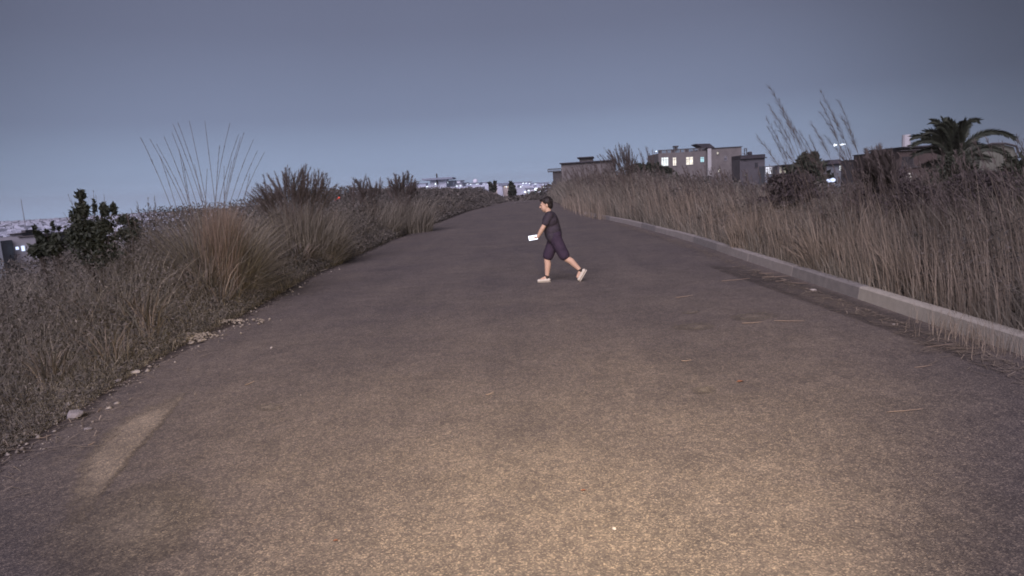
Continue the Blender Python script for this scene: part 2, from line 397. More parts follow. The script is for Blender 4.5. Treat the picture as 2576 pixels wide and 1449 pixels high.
def plume(pts, frac=.22, ln=.16, n=46, w=.012, side=None):
    """feathery seed head along the last part of a stem"""
    pts = np.array(pts); k = len(pts)-1; V = []; F_ = []
    for i in range(n):
        t = 1-frac*rng.uniform(0, 1)**.9; u = t*k; a_ = int(min(u, k-1)); p = pts[a_]*(1-(u-a_)) + pts[a_+1]*(u-a_)
        d_ = pts[a_+1]-pts[a_]; d_ = d_/np.linalg.norm(d_)
        o_ = rng.normal(size=3); o_ -= d_*o_.dot(d_); o_ /= np.linalg.norm(o_)
        if side is not None: o_ = o_*.6+np.array(side)*.5
        l_ = ln*rng.uniform(.5, 1.1)*(1.15-.5*(t-(1-frac))/frac)
        q1 = p + d_*l_*.55 + o_*l_*.28; q2 = p + d_*l_*.95 + o_*l_*.42 - np.array([0, 0, l_*.12])
        s_ = np.cross(d_, o_); s_ /= np.linalg.norm(s_)+1e-9; ww = w*.5
        j = len(V); V += [p-s_*ww*.4, p+s_*ww*.4, q1-s_*ww, q1+s_*ww, q2]; F_ += [(j, j+1, j+3), (j, j+3, j+2), (j+2, j+3, j+4)]
    return np.array(V), np.array(F_)

m_straw = mat('dry_straw', (.13, .108, .078), (.33, .275, .205), scale=1.2, island=True, hi=(.50, .42, .33))
m_straw2 = mat('grey_straw', (.100, .094, .072), (.265, .240, .190), scale=1.2, island=True, hi=(.48, .43, .33))
m_scrub = mat('dark_scrub_leaf', (.048, .050, .042), (.140, .125, .108), scale=.8, island=True, hi=(.26, .235, .195))
m_leaf = mat('dark_green_leaf', (.018, .024, .016), (.055, .062, .040), scale=1.5, island=True, rough=.6)
m_leafp = mat('dull_purple_brown_leaf', (.035, .030, .030), (.095, .078, .076), scale=1.5, island=True)
m_rust = mat('tawny_straw', (.12, .092, .07), (.29, .225, .17), scale=1.5, island=True, hi=(.42, .34, .26))
m_plume = mat('grey_brown_seed_head', (.085, .070, .065), (.17, .145, .125), scale=3, island=True)
m_stem = mat('dry_stem', (.09, .072, .058), (.17, .138, .108), scale=4, island=True)
m_brush = mat('mixed_dry_and_green_blades', (.055, .060, .040), (.20, .165, .13), scale=.7, island=True, hi=(.36, .30, .22))
m_bark = mat('bark', (.04, .034, .028), (.09, .075, .06), scale=8, bump=.6)

def scatter(n, yr, off, side, power=1.0):
    """points beside the road; density falls with distance so that the near ones carry the detail"""
    u = rng.uniform(0, 1, n); y = yr[0]*(yr[1]/yr[0])**(u**power)
    o_ = off[0] + (off[1]-off[0])*rng.uniform(0, 1, n)**1.3
    x = (xr(y)+o_) if side > 0 else (xl(y)-o_)
    return x, y, o_
# mask of soft clumping
def clump(x, y, s=1.0, ph=0.0):
    return .5+.25*np.sin(x*1.9*s+ph+np.sin(y*.9*s))+.25*np.sin(y*1.35*s+ph*2+1.3*np.sin(x*1.1*s))
HOR = lambda px: 470-(px-1333)*math.tan(ROLL)
def topR(y, x=None):
    """height of the verge grass; it rises and falls along the bank"""
    x = xr(y)+2.0 if x is None else x; px = np.clip(1333+PF*x/np.maximum(y, 9), 1300, 2576); yy = np.maximum(y, 9)
    row = np.interp(px, [1340, 1370, 1400, 1500, 1600, 1700, 1900, 2000, 2150, 2250, 2350, 2450, 2576], [478, 462, 440, 422, 418, 428, 442, 438, 434, 424, 412, 392, 380])
    return CAMH+(HOR(px)-row)*yy/PF
def topL(y, x=None):
    x = xl(y)-2.0 if x is None else x; px = np.clip(1333+PF*x/np.maximum(y, 1), -300, 1400)
    row = np.interp(px, [-200, 0, 90, 160, 300, 350, 600, 700, 850, 1200, 1350], [675, 652, 636, 604, 566, 540, 512, 484, 478, 474, 484])
    t = CAMH-(row-HOR(px))*np.maximum(y, 10)/PF
    return np.where(y < 10, np.interp(y, [3, 5, 8, 10], [.12, .35, .80, 1.0])*t, t)
# --- right verge: tall dry grass
parts = []
Z = lambda x, y: hgt(x, y)
x, y, o_ = scatter(110000, (2.5, 100), (.12, 6.5), 1, .95)
cl = clump(x, y, 1.0); keep = rng.uniform(0, 1, len(x)) < .12+.88*cl**1.4; x, y, o_, cl = x[keep], y[keep], o_[keep], cl[keep]
hmax = np.interp(o_, [0, .5, 1.4, 6], [.3, .62, .95, 1.05])*np.maximum(.35, topR(y, x)-Z(x, y))
h = hmax*(.60+.48*clump(x, y, .8, 2.2))*rng.uniform(.4, 1.10, len(x))
w = np.clip(.0028+.0007*y, .0045, .04)*rng.uniform(.6, 1.3, len(x))
parts.append(blades(np.stack([x, y, Z(x, y)-.02], 1), h, h*rng.uniform(.03, .62, len(x)), rng.normal(np.pi, 1.15, len(x)), w, 4, .13))
V, F_ = join(parts)
tag(obj('tall_grass', tri_mesh('tall_grass', V, F_), m_straw2), 'dense tall dry grass filling the right verge behind the kerb', 'grass', kind='stuff')
# brighter straw near the front
x, y, o_ = scatter(26000, (4, 60), (.25, 3.0), 1)
cl = clump(x, y, 1.5, 2.0); keep = rng.uniform(0, 1, len(x)) < cl**2.2; x, y, o_, cl = x[keep], y[keep], o_[keep], cl[keep]
x = x - np.where(y > 33, .9, 0)*rng.uniform(0, 1, len(x)); h = np.interp(o_, [0, .8, 2.6], [.3, .62, .92])*np.maximum(.35, topR(y, x)-Z(x, y))*rng.uniform(.45, 1.08, len(x)); w = np.clip(.0026+.0006*y, .0045, .035)*rng.uniform(.6, 1.2, len(x))
V, F_ = blades(np.stack([x, y, Z(x, y)-.02], 1), h, h*rng.uniform(.05, .3, len(x)), rng.normal(np.pi, .9, len(x)), w, 3, .05)
tag(obj('straw_grass', tri_mesh('straw_grass', V, F_), m_straw), 'paler straw stems standing in front of the right verge', 'grass', kind='stuff')
# upright pale stalks along the kerb, leaning a little to the left
x, y, o_ = scatter(5200, (5, 40), (.2, 2.2), 1); keep = rng.uniform(0, 1, len(x)) < clump(x, y, 1.7, 4)**1.5; x, y, o_ = x[keep], y[keep], o_[keep]
h = np.interp(o_, [0, .6, 2.2], [.45, .75, 1.0])*np.maximum(.35, topR(y, x)-Z(x, y))*rng.uniform(.6, 1.12, len(x))
V, F_ = blades(np.stack([x, y, Z(x, y)-.02], 1), h, h*rng.uniform(.05, .30, len(x)), rng.normal(np.pi, .45, len(x)), np.clip(.0035+.0006*y, .006, .03), 3, .0)
tag(obj('pale_stalks', tri_mesh('pale_stalks', V, F_), m_straw), 'upright pale stalks along the back of the kerb', 'grass', kind='stuff')
# thin bare stems rising over the mass, many with fuzzy heads
parts = []; pp = []
for i in range(950):
    yy = 5*(70/5)**random.random(); oo = random.uniform(.5, 4.5); xx = float(xr(yy))+oo; z0 = H1(xx, yy)
    hh = (float(topR(yy, xx))-z0)*random.uniform(.7, 1.15); tip = (xx-random.uniform(.05, .5)*hh*.7, yy+random.uniform(-.3, .3), z0+hh)
    s_ = stem_pts((xx, yy, z0), tip, .25, 6); r_ = max(.0022, .00022*yy); parts.append(strip_tube(s_, r_*1.3, r_*.7)); 
    if random.random() < .8: pp.append(plume(s_, .20, .13, 16, max(.007, .0009*yy)))
V, F_ = join(parts); tag(obj('grass_stems', tri_mesh('grass_stems', V, F_), m_stem), 'thin leaning stems rising through the right verge grass', 'grass', kind='stuff')
V, F_ = join(pp); tag(obj('grass_heads', tri_mesh('grass_heads', V, F_), m_plume), 'small fuzzy seed heads over the right verge grass', 'grass', kind='stuff')
# dark leafy undergrowth behind and within the right grass
x, y, o_ = scatter(130000, (2.5, 100), (.5, 9), 1)
z = Z(x, y) + rng.uniform(0, 1, len(x))**1.1*np.interp(o_, [0.5, 1.5, 9], [.25, .7, .98])*np.maximum(.35, topR(y, x)-Z(x, y))*(.62+.4*clump(x, y, .7, 1))
V, F_ = leaves(np.stack([x, y, z], 1), np.clip(.010+.0020*y, .015, .16), 3.0)
tag(obj('undergrowth', tri_mesh('undergrowth', V, F_), m_scrub), 'dark leafy undergrowth among the right verge grass', 'undergrowth', kind='stuff')
# --- left verge: low dark scrub, taller further from the road and further off
x, y, o_ = scatter(270000, (2.6, 98), (.1, 9), -1)
hm = np.interp(o_, [0, .6, 1.5, 3.0, 9], [.04, .28, .75, 1.0, 1.03])*np.maximum(.3, topL(y, x)-Z(x, y))*(.86+.24*clump(x, y, .6, 3))
z = Z(x, y) + rng.uniform(0, 1, len(x))*hm
V, F_ = leaves(np.stack([x, y, z], 1), np.clip(.004+.0016*y, .009, .12), 3.0)
tag(obj('scrub', tri_mesh('scrub', V, F_), m_scrub), 'low dark leafy scrub covering the left verge', 'scrub', kind='stuff')
x, y, o_ = scatter(140000, (2.6, 98), (.1, 8), -1)
cl = clump(x, y, 1.2, 5); keep = rng.uniform(0, 1, len(x)) < .2+.8*cl; x, y, o_, cl = x[keep], y[keep], o_[keep], cl[keep]
hm = np.interp(o_, [0, .5, 1.5, 3, 8], [.08, .35, .85, 1.03, 1.06])*np.maximum(.3, topL(y, x)-Z(x, y))*(.85+.28*clump(x, y, .9, 1))
h = hm*rng.uniform(.35, 1.15, len(x)); w = np.clip(.0024+.0007*y, .004, .04)*rng.uniform(.6, 1.2, len(x))
V, F_ = blades(np.stack([x, y, Z(x, y)-.02], 1), h, h*rng.uniform(.1, .7, len(x)), rng.uniform(0, 2*np.pi, len(x)), w, 3, .2)
tag(obj('verge_grass', tri_mesh('verge_grass', V, F_), m_straw2), 'sparse dry grass blades through the left verge scrub', 'grass', kind='stuff')
# ragged arching tufts of different kinds breaking up both verges
for side, lab, nm in ((-1, 'ragged arching tufts and tangled stalks standing out of the left verge scrub', 'brush'), (1, 'ragged arching tufts and tangled stalks standing out of the right verge grass', 'brush')):
    parts = []
    for i in range(150 if side < 0 else 80):
        yy = 4.5*(80/4.5)**random.random(); oo = random.uniform(.5, 5); xx = float(xr(yy))+oo if side > 0 else float(xl(yy))-oo; z0 = H1(xx, yy)
        tp = max(.3, (float(topR(yy, xx)) if side > 0 else float(topL(yy, xx)))-z0); n = random.randint(25, 110); hh = tp*random.uniform(.6, 1.08)*min(1, .45+oo*.5); sp = random.uniform(.08, .5)
        a_ = rng.uniform(0, 6.28, n); r_ = sp*rng.uniform(0, 1, n)*.5; base = np.stack([xx+r_*np.cos(a_), yy+r_*np.sin(a_), np.full(n, z0-.03)], 1)
        stiff = random.random(); parts.append(blades(base, hh*rng.uniform(.5, 1.05, n), hh*(.2+.7*stiff)*rng.uniform(.2, 1, n), a_+rng.normal(0, .5, n)+(.0), np.full(n, .004+.0009*yy)*rng.uniform(.6, 1.6, n)*(1+stiff), 5, .15+.5*stiff))
    V, F_ = join(parts); tag(obj(nm, tri_mesh(nm, V, F_), m_straw2 if side > 0 else m_brush), lab, 'brush', kind='stuff')
# far wood and scrub before the town
x = rng.uniform(-70, 60, 26000); y = rng.uniform(96, 150, 26000)
k_ = np.abs(x) > -1; z = Z(x, y) + rng.uniform(0, 1, len(x))*(np.clip((y-97)*.16, .6, 7)*(.7+.3*np.sin(x*.35)*np.sin(x*.13+1)))
V, F_ = leaves(np.stack([x, y, z], 1), np.full(len(x), .55), 1.6)
tag(obj('far_scrub', tri_mesh('far_scrub', V, F_), m_scrub), 'dark band of scrub beyond the end of the road', 'scrub', kind='stuff')
# dead straw flattened on the verge edges
parts = []
for side, n_ in ((-1, 1500), (1, 1500)):
    u = rng.uniform(0, 1, n_); yy = 3.5*(30/3.5)**u; off = rng.normal(0, .28, n_)
    xx = np.where(side < 0, xl(yy)-.25+off*1.3, xr(yy)-.28-np.abs(off)*.7); a_ = rng.uniform(0, np.pi, n_); l_ = rng.uniform(.03, .22, n_); ww = .002+.00025*yy
    c_ = np.stack([xx, yy, np.maximum(Z(xx, yy), 0)+.028], 1); A = np.stack([np.cos(a_)*l_/2, np.sin(a_)*l_/2, rng.uniform(-.004, .004, n_)], 1); B = np.stack([-np.sin(a_)*ww, np.cos(a_)*ww, ww*0], 1)
    v_ = np.stack([c_-A-B, c_-A+B, c_+A+B, c_+A-B], 1).reshape(-1, 3); f_ = (np.array([(0, 1, 2), (0, 2, 3)])[None]+(np.arange(n_)*4)[:, None, None]).reshape(-1, 3); parts.append((v_, f_))
V, F_ = join(parts); tag(obj('straw_litter', tri_mesh('straw_litter', V, F_), m_straw), 'short bits of dead straw lying along both road edges', 'straw', kind='stuff')
# gravel
def pebbles(n, gen, rad, name, m, label):
    oc = np.array([(1, 0, 0), (-1, 0, 0), (0, 1, 0), (0, -1, 0), (0, 0, 1), (0, 0, -.4)], float); of = np.array([(0, 2, 4), (2, 1, 4), (1, 3, 4), (3, 0, 4), (2, 0, 5), (1, 2, 5), (3, 1, 5), (0, 3, 5)])
    x, y = gen(n); r_ = rad(n, y); z = np.maximum(Z(x, y), 0 if name != 'verge_gravel' else -9)+.014
    a_ = rng.uniform(0, 6.28, n); sc = np.stack([r_*rng.uniform(.8, 1.5, n), r_*rng.uniform(.7, 1.1, n), r_*rng.uniform(.5, .9, n)], 1)
    v_ = oc[None]*sc[:, None]*rng.uniform(.75, 1.2, (n, 6, 1)); X = v_[..., 0]*np.cos(a_)[:, None]-v_[..., 1]*np.sin(a_)[:, None]; Y = v_[..., 0]*np.sin(a_)[:, None]+v_[..., 1]*np.cos(a_)[:, None]
    v_ = np.stack([X+x[:, None], Y+y[:, None], v_[..., 2]+z[:, None]], -1).reshape(-1, 3); f_ = (of[None]+(np.arange(n)*6)[:, None, None]).reshape(-1, 3)
    return tag(obj(name, tri_mesh(name, v_, f_), m), label, 'gravel', kind='stuff')
m_peb = mat('pale_gravel', (.10, .09, .08), (.34, .31, .27), scale=2, island=True, hi=(.5, .47, .42))
m_pebd = mat('grey_grit', (.07, .065, .06), (.20, .185, .17), scale=2, island=True, hi=(.34, .32, .29))
def g1(n): y = 2.4*(22/2.4)**rng.uniform(0, 1, n); return xl(y)+.5+(xr(y)-xl(y)-.7)*rng.uniform(0, 1, n), y
pebbles(2600, g1, lambda n, y: rng.uniform(.002, .0045, n)*(1+y*.05)+rng.uniform(0, 1, n)**14*.005, 'gravel', m_pebd, 'fine loose grit scattered over the asphalt')
def g2(n): y = 3.6*(30/3.6)**rng.uniform(0, 1, n); return xl(y)+.1-np.abs(rng.normal(0, .35, n))+rng.normal(0, .15, n), y
pebbles(1500, g2, lambda n, y: rng.uniform(.004, .014, n)+rng.uniform(0, 1, n)**8*.03, 'verge_gravel', m_peb, 'loose stones along the left edge of the road')

# ------------------------------------------------------------------ clumps, shrubs, palm: things of their own
def c5(cx, cy): return cx*.324, 268.3+cy*.324
def c6(cx, cy): return 603.7+cx*.25, 375.6+cy*.25
def c2(cx, cy): return 1341.7+cx*.2396, 322+cy*.2396
def c3(cx, cy): return 1878.4+cx*.2777, 187.8+cy*.2777
def c7(cx, cy): return 2213.6+cx*.1666, 281.7+cy*.1666
def stalk_clump(name, label, cat, bpx, depth, tips, spread, leaf_n, leaf_h, leaf_r, pl=None, thick=.0045, bend=.2, group=None, lm=None, plm=None, lean=(0, 0)):
    """a clump: a fountain of leaves and individual stalks, some ending in a plume"""
    b_ = D(bpx, 600, depth); x0 = b_.x; z0 = H1(x0, depth)
    if leaf_h > 10: leaf_h = D(bpx, leaf_h, depth).z - z0
    root = empty(name, (x0, depth, z0), 0, label, cat, group)
    if leaf_n:
        n = leaf_n; a_ = rng.uniform(0, 6.283, n); r_ = spread*np.sqrt(rng.uniform(0, 1, n))*.55
        base = np.stack([r_*np.cos(a_), r_*np.sin(a_), np.full(n, -.03)], 1); h = leaf_h*(.22+.84*rng.uniform(0, 1, n))*(.82+.22*np.sin(a_*3+bpx)*np.sin(a_*5))
        V, F_ = blades(base, h, leaf_r*rng.uniform(.15, 1.0, n), a_+rng.normal(0, .5, n), np.full(n, .008+.0006*depth)*rng.uniform(.6, 1.2, n), 5, .22)
        V[:, 0] += lean[0]*(V[:, 2]/max(leaf_h, .1))**2; 
        tag(obj('leaves', tri_mesh('leaves', V, F_), lm or m_straw2, root), kind='stuff')
    tips = list(tips)
    if 'reed' in name: tips += [(t[0]+random.uniform(-26, 26), t[1]+random.uniform(10, 90), t[2]+random.uniform(-10, 20), t[3]) for t in tips[::2]]
    if leaf_n > 1500 and pl and pl[1] > .1: tips += [(t[0]+random.uniform(-14, 14), t[1]+random.uniform(0, 26)) for t in tips for _ in range(2)]
    for t in tips:
        px, py = t[0], t[1]; dd = depth+random.uniform(-.35, .35)*spread
        T = D(px, py, dd); B = Vector((x0+(T.x-x0)*(.12 if len(t) < 4 else 0)+random.uniform(-.25, .25)*spread, depth+(dd-depth)*.3, z0))
        if len(t) >= 4: B = D(t[2], t[3], dd); B.z = max(B.z, H1(B.x, dd)-.05)
        s_ = stem_pts(np.array(B)-np.array(root.location), np.array(T)-np.array(root.location), bend, 9)
        V, F_ = strip_tube(s_, thick, thick*.45); st = obj('stalk', tri_mesh('stalk', V, F_), m_stem, root)
        if pl:
            V, F_ = plume(s_, pl[0]*random.uniform(.8, 1.2), pl[1]*random.uniform(.8, 1.2), pl[2], pl[3]); tag(obj('plume', tri_mesh('plume', V, F_), plm or m_plume, st), kind='stuff')
    return root
# pampas-like clump with long bare flower stalks
tips = [c5(*p) for p in ((1092, 240), (1163, 250), (1215, 290), (1275, 235), (1345, 140), (1380, 120), (1335, 200), (1470, 110), (1590, 110), (1785, 130), (1850, 220), (1895, 200), (1868, 240), (1968, 255), (2000, 340), (2055, 350), (1510, 450), (1705, 300), (1610, 480), (1240, 380), (1390, 330), (1420, 420), (1800, 420), (1740, 460), (1940, 520))]
pampas = stalk_clump('pampas_clump', 'tall grass clump on the left verge with long bare stalks fanning into the sky', 'grass clump', 525, 12.8, tips, 1.35, 3600, 415, 1.5, pl=(.30, .04, 40, .009), thick=.0075, bend=.14)
n = 1500; a_ = rng.uniform(0, 6.28, n); base = np.stack([.42+.24*rng.normal(size=n)*.5, -.55+.3*rng.normal(size=n)*.5, np.full(n, .1)], 1)
V, F_ = blades(base, 2.0*rng.uniform(.7, 1.02, n), .55*rng.uniform(0, 1, n), rng.normal(0, .9, n), np.full(n, .011), 4, .03)
o = tag(obj('dry_leaves', tri_mesh('dry_leaves', V, F_), m_rust, pampas), kind='stuff'); o['label'] = 'tawny dead leaves on the right flank of the clump'
# arching thin grasses left of it, with drooping tips
stalk_clump('grass_clump', 'arching dark grass tuft between the leafy shrub and the clump with bare stalks', 'grass clump', 380, 12.3, [c5(*p) for p in ((1060, 735), (985, 830), (1020, 800), (1150, 715), (1200, 700))], .8, 1300, 545, .9, pl=(.18, .10, 26, .010), bend=-.25)
# leafy shrub with two tops
def shrub(name, label, px, depth, blobs, n, m=m_leaf, size=.055, trunk=True, cat='shrub', stems=8, group=None):
    b_ = D(px, 600, depth); z0 = H1(b_.x, depth); root = empty(name, (b_.x, depth, z0), 0, label, cat, group)
    cs = []; lv = []; O = np.array(root.location)
    tot = sum(b[2]*b[3] for b in blobs)
    for (bx, by, rx, rz) in blobs:
        c_ = np.array(D(bx, by, depth))-O; k = depth/PF; rx_, rz_ = rx*k, rz*k; cs.append((c_, rx_, rz_))
        nn = int(n*rx*rz/tot); u = rng.normal(size=(nn, 3)); u /= np.linalg.norm(u, axis=1)[:, None]; rr = rng.uniform(0, 1, nn)**.42
        sub = .75+.35*np.sin(u[:, 0]*7+bx)*np.sin(u[:, 2]*8+by)
        lv.append(c_+u*(rr*sub)[:, None]*np.array([rx_, rx_*.8, rz_]))
    P_ = np.concatenate(lv); V, F_ = leaves(P_, np.full(len(P_), size), 2.2)
    obj('foliage', tri_mesh('foliage', V, F_), m, root); o_ = root.children[-1]; o_['kind'] = 'stuff'
    mb = MB()
    for c_, rx_, rz_ in cs:
        for q_ in range(2 if trunk else 1):
            t = Vector(c_)+Vector((random.uniform(-.4, .4)*rx_, random.uniform(-.4, .4)*rx_, rz_*random.uniform(.2, .8)))
            mb.tube([(random.uniform(-.05, .05), 0, -.05), (t.x*.35, t.y*.4, t.z*.5), t], [.02*depth/12+.006, .012*depth/12+.003, .003*depth/12], 5)
    mb.build('trunk' if cat == 'tree' else 'branches', m_bark, root)
    return root
shrub('leafy_shrub', 'tall dark leafy shrub with two tops left of the grass clumps', 225, 11.0,
      [(203, 492, 14, 22), (206, 530, 22, 28), (188, 548, 16, 24), (212, 575, 42, 38), (262, 530, 16, 26), (285, 525, 10, 22), (258, 570, 36, 30), (230, 610, 62, 40), (180, 600, 22, 40), (250, 640, 60, 40), (237, 520, 6, 30)], 5200, size=.040)
shrub('leafy_sapling', 'thin leafy sapling right of the concrete building on the far left', 100, 11.5, [(88, 580, 5, 14), (98, 592, 12, 12), (108, 610, 18, 16), (95, 630, 30, 24)], 420, size=.06)
shrub('leafy_sapling', 'low sapling with a few upright twigs just left of the two-topped shrub', 138, 11.2, [(133, 570, 4, 16), (118, 582, 6, 8), (147, 575, 6, 8), (138, 600, 22, 18), (135, 625, 34, 26)], 480, size=.055)
stalk_clump('grass_clump', 'upright grass spikes rising behind the two-topped shrub', 'grass clump', 240, 12.2, [(172, 492), (178, 500), (235, 480), (241, 490), (262, 492), (160, 535), (300, 535)], .5, 0, 1, 1, pl=(.28, .06, 26, .010), thick=.004)
shrub('wiry_shrub', 'wiry small-leaved bush in the gap right of the leafy shrub', 315, 12.6, [(310, 555, 30, 20), (335, 560, 26, 16), (320, 590, 50, 26)], 700, size=.04)
# plume grasses on the left
stalk_clump('plume_grass', 'broad mass of plume grass on the left verge, nearest of the feathery clumps', 'grass clump', 745, 19,
            [c6(*p) for p in ((280, 250), (350, 230), (425, 225), (475, 180), (500, 200), (590, 220), (620, 205), (655, 160), (670, 190), (690, 215), (750, 200), (765, 240), (830, 240), (870, 240), (880, 270), (910, 300), (980, 350), (170, 350), (150, 390), (70, 430), (235, 340), (300, 290), (380, 280), (540, 260), (110, 470), (200, 400), (560, 230), (720, 260))],
            2.2, 5200, 448, 1.1, pl=(.30, .19, 110, .010), thick=.008, bend=.30)
stalk_clump('plume_grass', 'small feathery grass clump left of the far spiky one, against the sky', 'grass clump', 925, 30,
            [c6(*p) for p in ((1140, 295), (1170, 300), (1155, 320), (1265, 265), (1290, 290), (1300, 320), (1220, 320), (1240, 340), (1410, 300), (1430, 330), (1120, 380))], 2.6, 2600, 468, 1.0, pl=(.30, .24, 80, .014), thick=.011, bend=.28)
stalk_clump('plume_grass', 'far clump of thin grass spikes left of the pale house with the roof mast', 'grass clump', 1005, 33,
            [c6(*p) for p in ((1490, 300), (1550, 250), (1565, 270), (1600, 270), (1640, 240), (1655, 270), (1690, 230), (1700, 260), (1735, 270), (1760, 320), (1800, 340), (1520, 310))], 3.0, 2600, 462, 1.0, pl=(.30, .28, 80, .018), thick=.011, bend=.2)
# right
stalk_clump('plume_grass', 'feathery grass clump rising above the right verge between two houses', 'grass clump', 1592, 36,
            [c2(*p) for p in ((745, 215), (780, 225), (795, 240), (840, 250), (895, 165), (900, 190), (925, 210), (985, 160), (1000, 175), (1010, 190), (1030, 220), (960, 220), (1040, 260), (730, 290), (870, 270), (1060, 290))], 1.9, 2200, 412, .9, pl=(.30, .22, 100, .012), thick=.009, bend=.32)
stalk_clump('plume_grass', 'faint thin plumes just left of the house with four lit windows', 'grass clump', 1650, 29,
            [c2(*p) for p in ((1110, 230), (1130, 260), (1180, 200), (1195, 215), (1250, 230), (1270, 260), (1215, 270))], 1.2, 700, 425, .8, pl=(.24, .22, 60, .009), thick=.006, bend=.3)
stalk_clump('tall_reed_clump', 'tallest leaning plumes of the right verge, reaching high into the sky', 'grass clump', 2085, 12.6,
            [(*c3(200, 100), 2075, 640), (*c3(230, 150), 2060, 650), (*c3(330, 370), 2090, 640), (*c3(400, 430), 2100, 650), (*c3(180, 400), 2040, 660), (*c3(195, 480), 2030, 650), (*c3(470, 500), 2110, 640), (*c3(250, 420), 2060, 650)],
            .7, 700, 1.5, .5, pl=(.36, .18, 100, .0040), thick=.005, bend=.30)
stalk_clump('tall_reed_clump', 'dark tall plumes bending left, between the leaning ones and the palm', 'grass clump', 2175, 12.2,
            [(*c3(660, 130), 2180, 640), (*c3(670, 250), 2170, 650), (*c3(780, 360), 2190, 650), (*c3(830, 230), 2200, 640), (*c3(590, 450), 2150, 640), (*c3(860, 380), 2210, 640)],
            .7, 700, 1.5, .5, pl=(.32, .17, 100, .0040), thick=.005, bend=.28)
stalk_clump('plume_grass', 'dark thick plume grass standing just left of the palm', 'grass clump', 2245, 14,
            [c3(*p) for p in ((1090, 690), (1130, 680), (1160, 710), (1210, 655), (1260, 700), (1300, 700), (1180, 760), (1240, 740), (1330, 790), (1110, 760))], 1.2, 2600, 425, .8, pl=(.24, .22, 120, .010), thick=.006, bend=.3, lm=m_scrub)
for px, dp, hh, lab in ((1520, 45, 2.2, 'dry grass clump leaning by the road behind the walking person'), (1725, 25, 1.9, 'pale straw clump behind the kerb below the lit white windows'), (1905, 16, 1.6, 'pale straw clump behind the kerb below the flat-roofed annex'),
                        (2110, 12, 1.5, 'dense straw clump at the foot of the tallest leaning plumes'), (2350, 9.6, 1.3, 'straw clump behind the kerb below the palm')):
    tp = [(px+random.uniform(-110, 90)*10/dp, 450+random.uniform(-25, 60)) for _ in range(12)]
    stalk_clump('straw_clump', lab, 'grass clump', px, dp, tp, 1.1, 700, hh, .6, pl=(.2, .10, 24, .007), thick=.0035, bend=.25, lm=m_straw)
# tuft growing out of the gutter on the right
t_ = G(2455, 862); n = 420; root = empty('grass_tuft', (t_.x, t_.y, 0), 0, 'dry grass tuft growing out of the gutter against the kerb on the right', 'grass tuft')
base = np.stack([rng.normal(0, .16, n), rng.normal(0, .45, n), np.zeros(n)], 1)
V, F_ = blades(base, .34*rng.uniform(.3, 1.1, n), .1*rng.uniform(0, 1.2, n), rng.uniform(0, 6.28, n), np.full(n, .006), 3, .1); tag(obj('blades', tri_mesh('blades', V, F_), m_straw, root), kind='stuff')
n = 60; a_ = rng.normal(.1, .35, n); parts = []
for i in range(n):
    p = np.array([-.45+rng.normal()*.2, -.25+rng.normal()*.13, .02+rng.uniform(0, .03)]); l_ = rng.uniform(.12, .5); d_ = np.array([np.cos(a_[i]), np.sin(a_[i]), 0])
    parts.append(strip_tube([p-d_*l_/2, p+np.array([0, .03, .01]), p+d_*l_/2], .0022, .0015))
V, F_ = join(parts); tag(obj('flattened_straw', tri_mesh('flattened_straw', V, F_), m_straw, root), kind='stuff')
# dark bushes at the far right
shrub('dark_bush', 'large dark bush at the right edge of the picture beyond the palm', 2540, 11, [(2560, 425, 45, 40), (2520, 490, 70, 70), (2570, 560, 60, 90), (2500, 600, 50, 80)], 7000, size=.05)
shrub('dark_bush', 'dark rounded bush filling the base of the palm', 2400, 17, [(2405, 415, 50, 35), (2400, 460, 90, 45), (2330, 490, 60, 50), (2460, 480, 70, 60), (2390, 560, 110, 70)], 15000, size=.045)
shrub('dark_shrub', 'dark purple-brown shrub mass in the right verge grass, left of the palm', 2215, 14.5, [(2190, 440, 40, 26), (2250, 450, 50, 34), (2220, 500, 80, 60), (2290, 500, 50, 50), (2160, 520, 50, 40)], 9000, size=.04, m=m_leafp)
shrub('dark_shrub', 'low dark shrub in the right verge grass below the round-crowned tree', 1985, 17, [(1960, 452, 40, 18), (2010, 455, 50, 24), (1990, 490, 80, 40)], 5000, size=.045, m=m_leafp)
shrub('dark_shrub', 'tangled dark scrub patch in the grass under the right end of the palm', 2450, 10.6, [(2440, 455, 60, 34), (2510, 470, 60, 50), (2400, 500, 60, 44), (2480, 540, 90, 60)], 9000, size=.026, m=m_leafp)
shrub('dark_shrub', 'small dark scrub patch in the grass below the barred balcony of the brown house', 2300, 12.2, [(2290, 470, 36, 26), (2330, 490, 44, 34), (2270, 510, 44, 36)], 4500, size=.028, m=m_leafp)
shrub('round_tree', 'dark round-crowned tree before the long low lit house', 2032, 60, [(2030, 400, 22, 16), (2045, 392, 14, 10), (2015, 425, 40, 24), (2045, 425, 40, 26), (2030, 460, 70, 34)], 3600, size=.32, cat='tree')
shrub('rounded_hedge', 'low rounded dark tree crown left of the lit white windows', 1630, 70, [(1600, 425, 30, 14), (1640, 424, 36, 14), (1670, 435, 22, 16), (1625, 450, 70, 26)], 2600, size=.36, cat='tree')
shrub('dark_tree', 'small dark tree among the town lights at the end of the road', 1288, 130, [(1285, 464, 6, 8), (1288, 472, 9, 12), (1288, 485, 12, 10)], 700, size=.42, cat='tree')
shrub('bare_tree', 'thin sparse tree beside the warm lit building at the end of the road', 1238, 128, [(1232, 462, 6, 7), (1245, 460, 5, 9), (1240, 475, 14, 12)], 300, size=.36, cat='tree')
